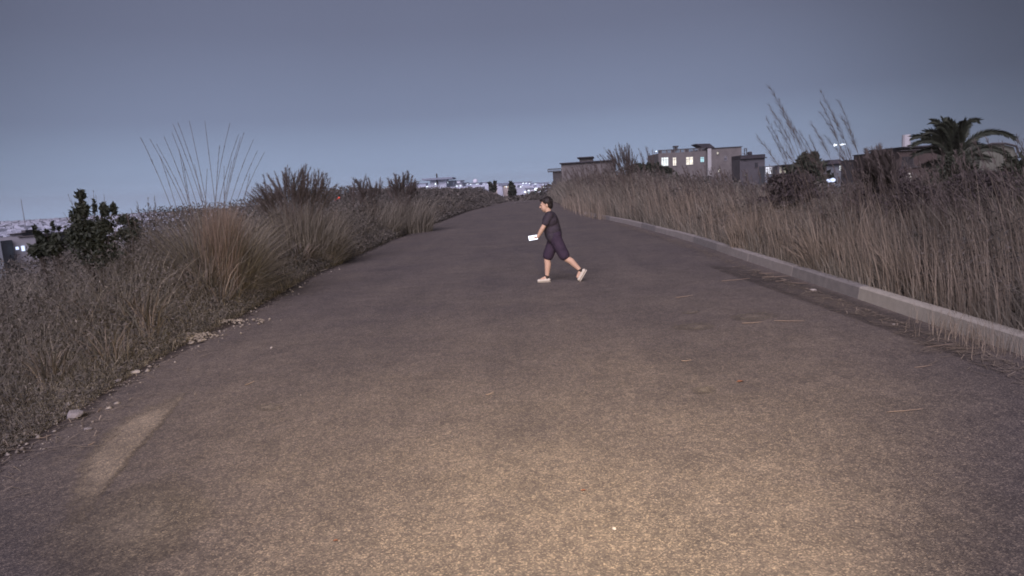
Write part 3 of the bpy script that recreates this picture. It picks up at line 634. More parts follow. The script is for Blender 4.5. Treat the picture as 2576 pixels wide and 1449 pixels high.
# palm
def palm():
    dp = 25; c_ = D(2402, 425, dp); z0 = H1(c_.x, dp); root = empty('palm_tree', (c_.x, dp, z0), 0, 'dark feathery palm with upright arching fronds on the right', 'tree'); O = Vector(root.location)
    top = c_-O; mb = MB(); rr = [(.24+.03*(i % 2)) for i in range(10)]
    mb.tube([(0, 0, top.z*i/9) for i in range(10)], rr, 9); mb.build('trunk', m_bark, root)
    tips = [(970, 100), (790, 140), (870, 215), (1030, 130), (1140, 160), (1260, 130), (1300, 190), (1360, 150), (1500, 130), (500, 375), (480, 510), (700, 300), (505, 645), (640, 800), (1560, 520), (1650, 700), (2050, 400), (1180, 330), (1050, 250), (1900, 620), (900, 350)]
    for i, p in enumerate(tips):
        dd = dp+random.uniform(-1.4, 1.4); T = D(*c7(*p), dd)-O; B = top+Vector((random.uniform(-.12, .12), random.uniform(-.12, .12), 0))
        d = T-B; ctrl = B + Vector((d.x*.35, d.y*.4, max(d.z*.72, 0)+abs(d.x)*.42+.1)); 
        # let the frond tip curl over
        P_ = [B*(1-t)**2+ctrl*2*t*(1-t)+T*t*t for t in np.linspace(0, 1, 15)]
        fr = MB(); fr.tube(P_, [.022*(1-.75*k/14) for k in range(15)], 4); V = []; F_ = []
        ln = d.length
        fo = obj('frond', fr.mesh('frond'), m_leaf, root); m2 = 150
        for k in range(4, m2):
            u = k/m2*14; a_ = min(int(u), 13); p = P_[a_].lerp(P_[a_+1], u-a_); t = (P_[a_+1]-P_[a_]).normalized(); s_ = t.cross(Vector((0, 1, .2))).normalized()
            w_ = .33*math.sin(min(1, .25+k/m2)*math.pi*.82)**.6
            for sg in (-1, 1):
                q = p + (s_*sg*.42 + t*.8 + Vector((0, random.uniform(-.45, .45), -.12))).normalized()*w_*random.uniform(.8, 1.1); n_ = t*.026
                j = len(V); mid = p.lerp(q, .5); V += [p-n_, p+n_, mid+n_*1.3, mid-n_*1.3, q]; F_ += [(j, j+1, j+2), (j, j+2, j+3), (j+3, j+2, j+4)]
        tag(obj('leaflets', tri_mesh('leaflets', [tuple(v) for v in V], F_), m_leaf, fo), kind='stuff')
palm()

# ------------------------------------------------------------------ houses
m_wall = mat('grey_brown_render', (.14, .13, .12), (.20, .186, .17), scale=.8, bump=.3, bscale=6)
m_wall2 = mat('weathered_concrete', (.075, .072, .075), (.115, .11, .115), scale=.5, bump=.3, bscale=5)
m_pale = mat('pale_render', (.13, .15, .16), (.19, .21, .225), scale=.6)
m_green = mat('pale_green_render', (.13, .135, .105), (.18, .185, .145), scale=.6)
m_brown = mat('brown_brick', (.066, .050, .044), (.095, .075, .064), scale=1.2, bump=.4, bscale=12)
m_dark = mat('dark_roof_sheet', (.035, .033, .038), (.065, .06, .065), scale=1)
m_trim = mat('trim_concrete', (.06, .055, .055), (.09, .085, .08), scale=2)
m_glassd = mat('dark_window_glass', (.02, .022, .028), (.04, .042, .05), scale=2, rough=.15, spec=.5)
m_frame = mat('pale_window_frame', (.30, .30, .30), (.38, .38, .38), scale=3)
m_steel = mat('steel', (.18, .18, .19), (.28, .28, .29), scale=5, rough=.45)
e_white = emit('lit_white_curtain', (.86, .93, .94), 1.35, .25, 1.2)
e_warm = emit('lit_warm_room', (1.0, .92, .80), 1.2, .25, 1.2)
e_cyan = emit('lit_cyan_room', (.42, .74, .82), 1.1, .25, 1.2)
e_yel = emit('lit_yellow_room', (.85, .80, .60), .50, .4, 1.2)
e_blue = emit('lit_blue_white_lamp', (.62, .70, 1.0), 1.6)
e_lamp = emit('white_lamp', (.85, .92, 1.0), 2.4)
e_red = emit('red_lamp_glow', (1.0, .10, .07), 1.5)
e_phone = emit('phone_screen', (.84, .86, 1.0), 2.4, .1)
class House:
    def __init__(s, name, label, pc, depth, ang=0, base=None, cat='house', group=None):
        """facade plane through the pixel column pc at the given depth, turned by ang"""
        s.O = D(pc, 450, depth); s.a = ang; s.u = Vector((math.cos(ang), math.sin(ang), 0)); s.n = Vector((-math.sin(ang), math.cos(ang), 0))
        s.zb = base if base is not None else H1(s.O.x, depth)
        s.root = empty(name, (s.O.x, s.O.y, s.zb), ang, label, cat, group)
    def p(s, px, py):
        r = ray(px, py); o = Vector((0, 0, CAMH)); t = (s.O-o).dot(s.n)/r.dot(s.n); q = o+r*t-Vector((s.O.x, s.O.y, s.zb))
        return q.dot(s.u), q.z
    def rect(s, x0, y0, x1, y1):
        a_, b_ = s.p(x0, (y0+y1)/2)[0], s.p(x1, (y0+y1)/2)[0]; xm = (x0+x1)/2; return a_, b_, s.p(xm, y1)[1], s.p(xm, y0)[1]
    def block(s, name, x0, x1, ytop, m, back=8, v0=0, ybot=None, holes=(), parent=None):
        """wall block up to pixel row ytop, with real openings in its front"""
        u0, u1, zb, zt = s.rect(x0, ytop, x1, ytop if ybot is None else ybot)
        if ybot is None: zb = -1.0
        mb = MB(); T = .22
        us = sorted({u0, u1, *[h[0] for h in holes], *[h[1] for h in holes]}); zs = sorted({zb, zt, *[h[2] for h in holes], *[h[3] for h in holes]})
        us = [q for q in us if u0 <= q <= u1]; zs = [q for q in zs if zb <= q <= zt]
        if holes:
            for i in range(len(us)-1):
                for j in range(len(zs)-1):
                    cu, cz = (us[i]+us[i+1])/2, (zs[j]+zs[j+1])/2
                    if any(h[0] < cu < h[1] and h[2] < cz < h[3] for h in holes): continue
                    mb.box(us[i], us[i+1], v0, v0+T, zs[j], zs[j+1])
            mb.box(u0, u1, v0+T, v0+back, zb, zt-.002)
        else: mb.box(u0, u1, v0, v0+back, zb, zt)
        return mb.build(name, m, parent or s.root)
    def window(s, h, pane, v0=0, mull=2, trans=True, bars=0, name='window', label=None):
        u0, u1, z0, z1 = h; t = .05*max(1, s.O.y/90); T = .10
        fr = MB(); g_ = .002
        fr.box(u0+g_, u0+t, v0+.03, v0+T, z0+g_, z1-g_); fr.box(u1-t, u1-g_, v0+.03, v0+T, z0+g_, z1-g_)
        fr.box(u0+t, u1-t, v0+.03, v0+T, z0+g_, z0+t); fr.box(u0+t, u1-t, v0+.03, v0+T, z1-t, z1-g_)
        for k in range(1, mull): x_ = u0+(u1-u0)*k/mull; fr.box(x_-t/2, x_+t/2, v0+.035, v0+T-.005, z0+t, z1-t)
        if trans: zz = z0+(z1-z0)*.70; fr.box(u0+t, u1-t, v0+.04, v0+T-.01, zz-t/2, zz+t/2)
        for k in range(1, bars): x_ = u0+(u1-u0)*k/bars; fr.box(x_-.02, x_+.02, v0-.02, v0+.0, z0, z1)
        o = fr.build(name, m_frame if trans else m_trim, s.root)
        if label: o['label'] = label
        MB().box(u0+g_, u1-g_, v0+T+.01, v0+T+.04, z0+g_, z1-g_).build('pane', pane, o)
        sl = MB().box(u0-.08, u1+.08, v0-.07, v0-.001, z0-.07, z0); sl.build('sill', m_trim, o)
        return o
    def slab(s, name, x0, x1, y0, y1, m, v0=-.3, v1=8, parent=None):
        u0, u1, z0, z1 = s.rect(x0, y0, x1, y1); return MB().box(u0, u1, v0, v1, z0, z1).build(name, m, parent or s.root)

def k5(cx, cy): return (2440+cx/5.6)*.6708, (500+cy/5.6)*.6708
def kr(a_, b_, c_, d_): x0, y0 = k5(a_, b_); x1, y1 = k5(c_, d_); return x0, y0, x1, y1
# the two-storey house with four lit windows
hm = House('flat_roofed_house', 'grey two-storey house with four brightly lit upper windows on the right', 1740, 133, R(3), base=-2)
wins = [(kr(222, 500, 378, 690), e_white, 3), (kr(462, 500, 545, 685), e_warm, 2), (kr(742, 490, 896, 665), e_warm, 2), (kr(1042, 492, 1128, 610), e_cyan, 2)]
hs = [hm.rect(*w_[0]) for w_ in wins]
hm.block('wall', k5(160, 0)[0], k5(1180, 0)[0], k5(0, 395)[1], m_wall, 9, 0, holes=hs)
for h_, w_ in zip(hs, wins): hm.window(h_, w_[1], 0, w_[2])
# balustrade: rails, posts, balusters
u0, u1, z0, z1 = hm.rect(*kr(160, 325, 1150, 395)); zr = z1
mb = MB().box(u0, u1, -.05, .15, zr-.14, zr); bal = mb.build('parapet', m_trim, hm.root)
k = 0; x_ = u0
while x_ < u1-.05:
    wide = (k % 12 == 0)
    if wide or k % 12 in (3, 4, 5, 6, 8, 9, 10): MB().box(x_, x_+(.5 if wide else .08), -.03, .12, z0, zr-.14).build('baluster', m_trim, bal)
    else: MB().box(x_-.02, x_+.2, 0, .1, z0, zr-.14).build('baluster', m_wall, bal)
    x_ += .22; k += 1
    if k > 90: break
# taller right wing
hw = [(kr(1345, 390, 1390, 455), e_warm), (kr(1500, 480, 1562, 580), m_glassd), (kr(1685, 520, 1795, 635), m_glassd), (kr(1375, 752, 1420, 825), e_warm)]
hs2 = [hm.rect(*w_[0]) for w_ in hw]
hm.block('right_wing', k5(1180, 0)[0]+.3, k5(1862, 0)[0], k5(0, 312)[1], m_wall, 11, -1.2, holes=hs2)
for h_, w_ in zip(hs2, hw): hm.window(h_, w_[1], -1.2, 2, trans=(w_[1] is m_glassd))
hm.slab('coping', k5(1150, 0)[0], k5(1875, 0)[0], k5(0, 300)[1], k5(0, 311)[1], m_dark, -1.4, 10)
u0, u1, z0, z1 = hm.rect(*kr(1150, 330, 1225, 900)); MB().box(u0, u1, -1.5, -1.21, z0, z1).build('corner_strip', mat('painted_light_streak', (.42, .42, .40), (.5, .5, .47), scale=2), hm.root)  # pale strip paints the streak of light down the corner
# water tank and butterfly canopy on the roof
tk = MB(); u0, u1, z0, z1 = hm.rect(*kr(590, 240, 662, 322)); 
for q_ in (u0, u1-.12): tk.box(q_, q_+.12, 3, 3.12, z0-.4, z1-.2); tk.box(q_, q_+.12, 4, 4.12, z0-.4, z1-.2)
tk.box(u0-.1, u1+.1, 2.9, 4.2, z1-.2, z1); tk.box(u0+.15, u1-.15, 3.2, 3.9, z0-.3, z1-.25); tk.build('water_tank', m_trim, hm.root)
cn = MB(); A = [hm.p(*k5(*q_)) for q_ in ((962, 218), (1110, 300), (1370, 296), (1255, 210))]
vs = [(a_[0], v_, a_[1]) for v_ in (.5, 4) for a_ in A]; cn.add(vs, [(3, 2, 1, 0), (4, 5, 6, 7), (0, 1, 5, 4), (1, 2, 6, 5), (2, 3, 7, 6), (3, 0, 4, 7)]); cn.build('roof_canopy', m_dark, hm.root)
# annex
ha = House('annex_house', 'lower flat-roofed annex with a dark roof edge, right of the house with lit windows', 1895, 128, R(3), base=-2)
hwa = [(kr(2185, 612, 2258, 722), m_glassd), (kr(1960, 550, 2010, 582), m_glassd), (kr(1978, 855, 2028, 892), e_warm)]
hsa = [ha.rect(*w_[0]) for w_ in hwa]
ha.block('wall', k5(1872, 0)[0], k5(2400, 0)[0], k5(0, 530)[1], m_wall2, 8, 0, holes=hsa)
for h_, w_ in zip(hsa, hwa): ha.window(h_, w_[1], 0, 2, trans=False)
ha.slab('roof', k5(1868, 0)[0], k5(2385, 0)[0], k5(0, 452)[1], k5(0, 528)[1], m_dark, -.5, 8.4)
ha.slab('gutter', k5(2385, 0)[0], k5(2425, 0)[0], k5(0, 500)[1], k5(0, 520)[1], m_dark, -.4, 1)
u0, u1, z0, z1 = ha.rect(*kr(2050, 302, 2108, 450)); sk = MB()
for a_, b_ in ((u0, u0+.12), (u1-.12, u1)): sk.box(a_, b_, 2, 2.12, z0, z1)
sk.box(u0, u1, 2, 2.13, z1-.1, z1+.02); sk.box(u0, u1, 2.01, 2.12, z0+.9, z0+1); sk.build('roof_stand', m_trim, ha.root)
c_ = ha.p(*k5(2165, 410)); MB().tube([(c_[0]-.35, 2, c_[1]-.05), (c_[0]+.35, 2, c_[1])], .35, 10).build('water_heater', m_dark, ha.root)
u0, u1, z0, z1 = ha.rect(*kr(1960, 400, 2110, 440)); MB().tube([(u0, 2.4, z0+.1), ((u0+u1)/2, 2.4, z1), (u1, 2.4, z0)], .05, 5).build('pipe', m_steel, ha.root)
# low house further left
hb = House('low_house', 'dark low house with a small roof hut behind the right verge grass', 1450, 92, R(-7), base=-1)
hb.block('wall', c2(290, 0)[0], c2(860, 0)[0], c2(0, 360)[1], m_wall, 9)
hb.slab('roof', c2(275, 0)[0], c2(870, 0)[0], c2(0, 350)[1], c2(0, 361)[1], m_dark, -.4, 9.3)
hb.block('roof_hut', c2(478, 0)[0], c2(618, 0)[0], c2(0, 312)[1], m_wall, 4, 1.5, ybot=c2(0, 352)[1])
u0, u1, z0, z1 = hb.rect(*c2(455, 300), *c2(628, 311)); MB().box(u0, u1, .9, 6, z0, z1).build('hut_roof', m_dark, hb.root)
hb.block('balcony_base', c2(200, 0)[0], c2(289, 0)[0], c2(0, 455)[1], m_trim, 3, .4)
u0, u1, z0, z1 = hb.rect(*c2(150, 425), *c2(290, 462)); mb = MB()
mb.box(u0, u1, .2, .3, z1-.1, z1); mb.box(u0, u1, .2, .3, z0, z0+.12); rl = mb.build('railing', m_trim, hb.root)
for i in range(11): x_ = u0+(u1-u0)*i/10; MB().box(x_-.04, x_+.04, .22, .28, z0+.12, z1-.1).build('rail_post', m_trim, rl)
# long low lit house
def k7(cx, cy): return (2860+cx/5.6)*.6708, (520+cy/5.6)*.6708
def k7r(a_, b_, c_, d_): return (*k7(a_, b_), *k7(c_, d_))
hl = House('long_low_house', 'long low pale house with four small white-lit windows behind the grass', 2120, 120, R(2), base=-2)
lw = [(k7r(1608, 562, 1696, 672), e_white, 3), (k7r(1748, 578, 1806, 612), e_white, 2), (k7r(1878, 586, 1942, 670), e_white, 2), (k7r(2030, 582, 2084, 700), e_white, 2)]
hs = [hl.rect(*w_[0]) for w_ in lw]
hl.block('wall', k7(900, 0)[0], k7(2185, 0)[0], k7(0, 540)[1], m_pale, 7, holes=hs)
for h_, w_ in zip(hs, lw): hl.window(h_, w_[1], 0, w_[2])
hl.slab('roof', k7(880, 0)[0], k7(2195, 0)[0], k7(0, 515)[1], k7(0, 535)[1], m_dark, -.7, 7.3)
hum = MB(); u0, u1, z0, z1 = hl.rect(*k7r(1430, 432, 1790, 520)); 
hum.box(u0, u1, 1, 5, z0-.3, z1, top=(u0+.7, u1-.5, 1.6, 4.4)); hum.build('tiled_ridge', m_dark, hl.root)
hl.block('chimney', k7(1788, 0)[0], k7(1816, 0)[0], k7(0, 435)[1], m_pale, .5, .5, ybot=k7(0, 516)[1])
# open porch house left of it
hp = House('porch_house', 'low house with a flat porch roof and dim yellow windows left of the round-crowned tree', 1995, 122, R(2), base=-2)
lw = [(k7r(392, 592, 450, 730), e_yel, 2), (k7r(478, 592, 562, 720), e_yel, 3)]
hs = [hp.rect(*w_[0]) for w_ in lw]
hp.block('wall', k7(350, 0)[0], k7(890, 0)[0], k7(0, 560)[1], m_wall2, 6, .8, holes=hs)
for h_, w_ in zip(hs, lw): hp.window(h_, w_[1], .8, w_[2])
hp.slab('porch_roof', k7(412, 0)[0], k7(885, 0)[0], k7(0, 535)[1], k7(0, 556)[1], m_dark, -1.2, 7)
for cx in (455, 560, 770): u0, u1, z0, z1 = hp.rect(*k7r(cx, 556, cx+14, 900)); MB().box(u0, u1, -.9, -.6, z0, z1).build('column', m_trim, hp.root)
# bright barred porch between annex and porch house
hg = House('lit_barred_porch', 'small blazing white porch behind bars just right of the annex', 1937, 125, 0, base=-2)
hgl = hg.rect(*k7r(62, 588, 236, 745))
hg.block('wall', k7(45, 0)[0], k7(262, 0)[0], k7(0, 570)[1], m_pale, 4, holes=[hgl])
hg.window(hgl, emit('blazing_white', (.85, .88, 1.0), 1.5, .3, 1.5), 0, 4, bars=9)
# pale arched-window house
hx = House('arched_window_house', 'pale house with an arched window left of the dark plume grass', 2265, 95, R(2), base=-1)
hxw = hx.rect(*k7r(2225, 545, 2300, 640))
hx.block('wall', k7(2178, 0)[0], k7(2560, 0)[0], k7(0, 425)[1], m_wall2, 7, holes=[hxw])
hx.window(hxw, m_glassd, 0, 3, bars=5)
ar = MB(); uc = (hxw[0]+hxw[1])/2; rad = (hxw[1]-hxw[0])/2+.15
ar.tube([(uc+rad*math.cos(t), -.1, hxw[3]+.1+rad*.6*math.sin(t)) for t in np.linspace(0, math.pi, 11)], .09, 5); ar.build('arch', m_frame, hx.root)
hx.slab('roof', k7(2165, 0)[0], k7(2575, 0)[0], k7(0, 408)[1], k7(0, 424)[1], m_trim, -.4, 7.2)
u0, u1, z0, z1 = hx.rect(*c7(180, 650), *c7(295, 700)); rr_ = MB().box(u0, u1, .3, .4, z1-.1, z1); rail = rr_.build('roof_rail', m_trim, hx.root)
for i in range(4): x_ = u0+(u1-u0)*i/3; MB().box(x_-.05, x_+.05, .3, .4, z0-.3, z1-.1).build('rail_post', m_frame, rail)
# brown house behind the palm
hr = House('brown_house', 'brown three-storey house with barred balcony partly hidden by the palm', 2330, 60, R(-2), base=-1)
b1 = hr.rect(*c7(328, 672), *c7(512, 802)); b2 = hr.rect(*c7(352, 912), *c7(492, 1060))
hr.block('wall', c7(298, 0)[0], c7(900, 0)[0], c7(0, 575)[1], m_brown, 9, holes=[b1, b2])
hr.window(b1, m_glassd, 0, 2, bars=12, trans=False); hr.window(b2, emit('lit_warm_barred', (1, .93, .78), 1.0, .3, 2), 0, 3, bars=8)
hr.slab('coping', c7(292, 0)[0], c7(905, 0)[0], c7(0, 562)[1], c7(0, 574)[1], m_trim, -.25, 9.2)
hr.slab('floor_band', c7(300, 0)[0], c7(880, 0)[0], c7(0, 815)[1], c7(0, 835)[1], m_trim, -.15, -.002)
hr.block('roof_room', c7(475, 0)[0], c7(1000, 0)[0], c7(0, 520)[1], m_brown, 6, 1.5, ybot=c7(0, 564)[1])
u0, u1, z0, z1 = hr.rect(*c7(455, 497), *c7(1010, 519)); MB().box(u0, u1, .9, 8, z0, z1).build('upper_roof', m_dark, hr.root)
c_ = hr.p(*c7(670, 400)); c__ = hr.p(*c7(670, 305)); MB().tube([(c_[0], 3, c_[1]-.9), (c_[0], 3, c_[1]), (c_[0], 3, c__[1])], [.36, .36, .34], 12).build('water_tank', mat('pale_tank', (.45, .45, .45), (.55, .55, .54), scale=3), hr.root)
hq = House('green_gable_house', 'pale greenish gable wall right of the palm', 2520, 55, R(4), base=-1)
A = [hq.p(*c7(*q_)) for q_ in ((1520, 530), (1650, 492), (1850, 490), (2020, 530), (2060, 640), (2062, 900), (1500, 900))]
vs = [(a_[0], v_, a_[1]) for v_ in (0, 7) for a_ in A]; n_ = len(A)
MB().add(vs, [tuple(range(n_-1, -1, -1)), tuple(range(n_, 2*n_))]+[(i, (i+1) % n_, n_+(i+1) % n_, n_+i) for i in range(n_)]).build('wall', m_green, hq.root)
A2 = [(a_[0], a_[1]) for a_ in A[:5]]; mb = MB(); mb.tube([(a_[0], -.25, a_[1]+.05) for a_ in A2], .09, 5); mb.build('roof_edge', m_trim, hq.root)
# concrete building on the far left
hc = House('concrete_building', 'grey concrete building with a small roof hut at the left edge', 45, 55, R(10), base=-9)
m_pale3 = mat('pale_grey_concrete', (.17, .17, .18), (.25, .25, .26), scale=.5, bump=.3, bscale=5)
hc.block('wall', c5(-60, 0)[0], c5(272, 0)[0], c5(0, 1012)[1], m_pale3, 7, .0)
hc.block('side_wing', c5(-80, 0)[0], c5(92, 0)[0], c5(0, 1040)[1], m_pale, 6, -1.6)
hc.block('roof_hut', c5(42, 0)[0], c5(142, 0)[0], c5(0, 992)[1], m_pale3, 3, .6, ybot=c5(0, 1012)[1])
hc.slab('hut_roof', c5(38, 0)[0], c5(148, 0)[0], c5(0, 986)[1], c5(0, 992)[1], m_trim, .3, 4)
hc.slab('chimney', c5(85, 0)[0], c5(118, 0)[0], c5(0, 968)[1], c5(0, 986)[1], m_wall2, 1.5, 3)
hc.slab('coping', c5(143, 0)[0], c5(275, 0)[0], c5(0, 1003)[1], c5(0, 1011)[1], m_trim, -.15, 7.2)
for q_ in ((128, 1088, 146, 1110), (172, 1080, 194, 1120)):
    u0, u1, z0, z1 = hc.rect(*c5(*q_[:2]), *c5(*q_[2:])); MB().box(u0, u1, -.12, -.01, z0, z1).build('wall_lamp', e_blue, hc.root)
for r_ in range(4):
    for cx in (0, 22, 45, 68):
        u0, u1, z0, z1 = hc.rect(*c5(cx, 1060+r_*36), *c5(cx+14, 1080+r_*36)); MB().box(u0, u1, -1.66, -1.603, z0, z1).build('window', m_wall2, hc.root)
# masts
def mast(label, px, py0, py1, depth, r_, lights=()):
    b_ = D(px, py1, depth); t_ = D(px, py0, depth); root = empty('mast', (b_.x, depth, b_.z-6), 0, label, 'mast'); O = Vector(root.location)
    mb = MB(); H_ = t_.z-O.z; n_ = 8
    for a_ in range(3): an = a_*2.094; mb.tube([(math.cos(an)*r_*3, math.sin(an)*r_*3, 0), (math.cos(an)*r_*.6, math.sin(an)*r_*.6, H_)], r_*.5, 4)
    for k in range(1, n_): rr = r_*(3-2.4*k/n_)*1.05; mb.tube([(math.cos(t)*rr, math.sin(t)*rr, H_*k/n_) for t in (0, 2.094, 4.189, 6.283)], r_*.35, 3)
    mb.build('pole', m_steel, root)
    for (lx, ly, w_, h_) in lights:
        a_ = D(lx, ly, depth)-O; k_ = depth/PF; MB().box(a_.x, a_.x+w_*k_, -.2, .2, a_.z-h_*k_, a_.z).build('lamp', e_lamp, root)
    if lights:
        a_ = D(lights[0][0], lights[0][1]+4, depth)-O; b2_ = D(lights[-1][0]+6, lights[-1][1]+4, depth)-O; MB().tube([a_, b2_], r_*.4, 4).build('crossbar', m_steel, root)
    return root
mast('thin lattice mast far behind the grass on the left', 69, 500, 600, 260, .10)
mast('thin mast carrying a row of small white lights high behind the tallest plumes', 2112, 366, 440, 330, .12, [(2098, 362, 2, 6), (2101, 363, 4, 3), (2112, 363, 4, 3), (2117, 362, 3, 3), (2121, 362, 5, 2)])

# ------------------------------------------------------------------ far town
def c4(cx, cy): return 1006.2+cx*.15625, 402.5+cy*.15625
def far_house(name, label, x0, y0, x1, y1, depth, m, wins=(), roof=None, rh=.3, cat='building', over=.3):
    h_ = House(name, label, (x0+x1)/2, depth, R(random.uniform(-4, 4)), base=-13, cat=cat)
    hh = [(h_.rect(*c4(*w_[:2]), *c4(*w_[2:4])), w_[4]) for w_ in wins]
    h_.block('wall', x0, x1, y0, m, 9, 0, holes=[q[0] for q in hh])
    u0, u1, z0, z1 = h_.rect(x0, y0, x1, y0+1); MB().box(u0-over, u1+over, -over, 9+over, z1+.002, z1+rh).build('roof', roof or m_farroof, h_.root)
    for q, e_ in hh:
        fr = MB(); t = (q[1]-q[0])*.08; fr.box(q[0], q[0]+t, .03, .2, q[2], q[3]); fr.box(q[1]-t, q[1], .03, .2, q[2], q[3]); c_ = (q[0]+q[1])/2; fr.box(c_-t/2, c_+t/2, .03, .2, q[2], q[3]-t); fr.box(q[0]+t, q[1]-t, .03, .2, q[3]-t, q[3])
        f = fr.build('window', m_frame, h_.root); MB().box(q[0], q[1], .205, .218, q[2], q[3]).build('pane', e_, f)
    return h_
m_far = mat('hazy_grey_wall', (.55, .60, .66), (.68, .72, .78), scale=.1)  # town light and haze are put into these pale far colours
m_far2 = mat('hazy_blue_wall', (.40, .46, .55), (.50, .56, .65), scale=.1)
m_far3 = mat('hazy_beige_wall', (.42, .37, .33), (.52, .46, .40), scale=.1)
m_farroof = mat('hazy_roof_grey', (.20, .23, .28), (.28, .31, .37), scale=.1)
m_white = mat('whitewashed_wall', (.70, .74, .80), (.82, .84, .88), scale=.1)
e_dot = emit('distant_lamp', (.80, .90, 1.0), 2.6); e_dotw = emit('distant_warm_lamp', (1, .80, .60), 1.3); e_glow = emit('painted_floodlight', (.55, .76, .85), .62, .3, .1)  # e_glow panels stand in for floodlight falling on a wall
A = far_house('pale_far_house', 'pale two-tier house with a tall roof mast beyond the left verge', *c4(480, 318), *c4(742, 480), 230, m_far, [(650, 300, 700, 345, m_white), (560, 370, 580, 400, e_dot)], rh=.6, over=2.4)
u0, u1, z0, z1 = A.rect(*c4(590, 238), *c4(612, 400)); sk = MB()
for q_ in (u0, u1-.4): sk.box(q_, q_+.4, -.9, -.5, z0, z1)
sk.box(u0, u1, -.9, -.5, z1, z1+.4); sk.box(u0, u1, -.88, -.52, z0+(z1-z0)*.6, z0+(z1-z0)*.66); sk.build('stair_frame', m_trim, A.root)
u0, u1, z0, z1 = A.rect(*c4(682, 280), *c4(708, 300)); MB().box(u0, u1, 1, 2, z0, z1).build('water_tank', m_dark, A.root)
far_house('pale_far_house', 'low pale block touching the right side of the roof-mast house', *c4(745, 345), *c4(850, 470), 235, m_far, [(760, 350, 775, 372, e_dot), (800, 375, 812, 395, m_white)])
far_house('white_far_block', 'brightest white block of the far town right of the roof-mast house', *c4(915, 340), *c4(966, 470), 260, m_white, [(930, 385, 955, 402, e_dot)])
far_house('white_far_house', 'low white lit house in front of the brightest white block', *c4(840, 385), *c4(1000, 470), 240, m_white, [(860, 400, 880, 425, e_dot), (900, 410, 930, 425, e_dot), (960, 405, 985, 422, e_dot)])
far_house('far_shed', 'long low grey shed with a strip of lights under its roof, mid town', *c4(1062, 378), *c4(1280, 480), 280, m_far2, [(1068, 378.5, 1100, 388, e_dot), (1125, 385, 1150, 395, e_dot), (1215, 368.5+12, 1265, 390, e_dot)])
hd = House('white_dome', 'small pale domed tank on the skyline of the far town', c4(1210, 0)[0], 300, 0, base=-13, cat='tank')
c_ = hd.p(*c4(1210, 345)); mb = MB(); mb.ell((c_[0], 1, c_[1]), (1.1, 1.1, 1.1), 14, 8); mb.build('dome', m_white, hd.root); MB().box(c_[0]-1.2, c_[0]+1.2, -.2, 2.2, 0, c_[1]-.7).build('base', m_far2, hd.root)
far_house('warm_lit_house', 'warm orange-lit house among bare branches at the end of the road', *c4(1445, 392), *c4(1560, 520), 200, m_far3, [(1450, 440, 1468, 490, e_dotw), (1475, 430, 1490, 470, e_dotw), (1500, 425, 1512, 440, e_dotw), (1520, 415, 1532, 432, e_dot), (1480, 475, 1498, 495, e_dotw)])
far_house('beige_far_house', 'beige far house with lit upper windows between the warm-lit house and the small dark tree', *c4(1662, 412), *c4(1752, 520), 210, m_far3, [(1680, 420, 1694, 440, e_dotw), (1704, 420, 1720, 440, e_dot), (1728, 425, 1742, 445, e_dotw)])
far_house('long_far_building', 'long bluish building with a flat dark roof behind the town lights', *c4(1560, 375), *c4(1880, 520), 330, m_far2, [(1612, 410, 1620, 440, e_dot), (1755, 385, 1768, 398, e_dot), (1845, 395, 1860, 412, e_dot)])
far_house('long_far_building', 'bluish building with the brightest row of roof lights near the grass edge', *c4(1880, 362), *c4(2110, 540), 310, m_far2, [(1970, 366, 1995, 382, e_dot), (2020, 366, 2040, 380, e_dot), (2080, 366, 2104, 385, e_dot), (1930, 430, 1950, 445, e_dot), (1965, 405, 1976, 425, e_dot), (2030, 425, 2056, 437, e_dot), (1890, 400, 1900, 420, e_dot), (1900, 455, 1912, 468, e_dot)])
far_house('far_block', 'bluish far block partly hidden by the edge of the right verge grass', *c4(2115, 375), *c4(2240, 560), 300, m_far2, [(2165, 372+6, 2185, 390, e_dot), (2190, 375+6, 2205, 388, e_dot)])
fl = far_house('floodlit_house', 'small floodlit cyan house with one glaring lamp beside the right verge grass', *c4(2045, 465), *c4(2225, 580), 190, m_white, [(2060, 480, 2085, 500, e_dot), (2175, 460.5+8, 2210, 500, e_lamp), (2100, 500, 2215, 545, e_glow), (2040+8, 505, 2090, 540, e_glow)])  # its e_glow panes are painted floodlight set into the wall
# skyline: low hazy roofs between them
for i, (a_, b_, t_, lab) in enumerate(((0, 420, 392, 'faint roofline left of the roof-mast house'), (995, 1065, 372, 'faint grey roof between the white block and the long shed'), (1285, 1445, 366, 'faint wide roof left of the warm-lit house'), (2235, 2400, 372, 'faint roof right of the floodlit house'))):
    far_house('hazy_roof', lab+' on the skyline', *c4(a_, t_), *c4(b_, 480), 340, m_far2, [(a_+(b_-a_)*.4, t_+14, a_+(b_-a_)*.4+9, t_+26, e_dot), (a_+(b_-a_)*.75, t_+20, a_+(b_-a_)*.75+9, t_+30, e_dot)] if i else [])
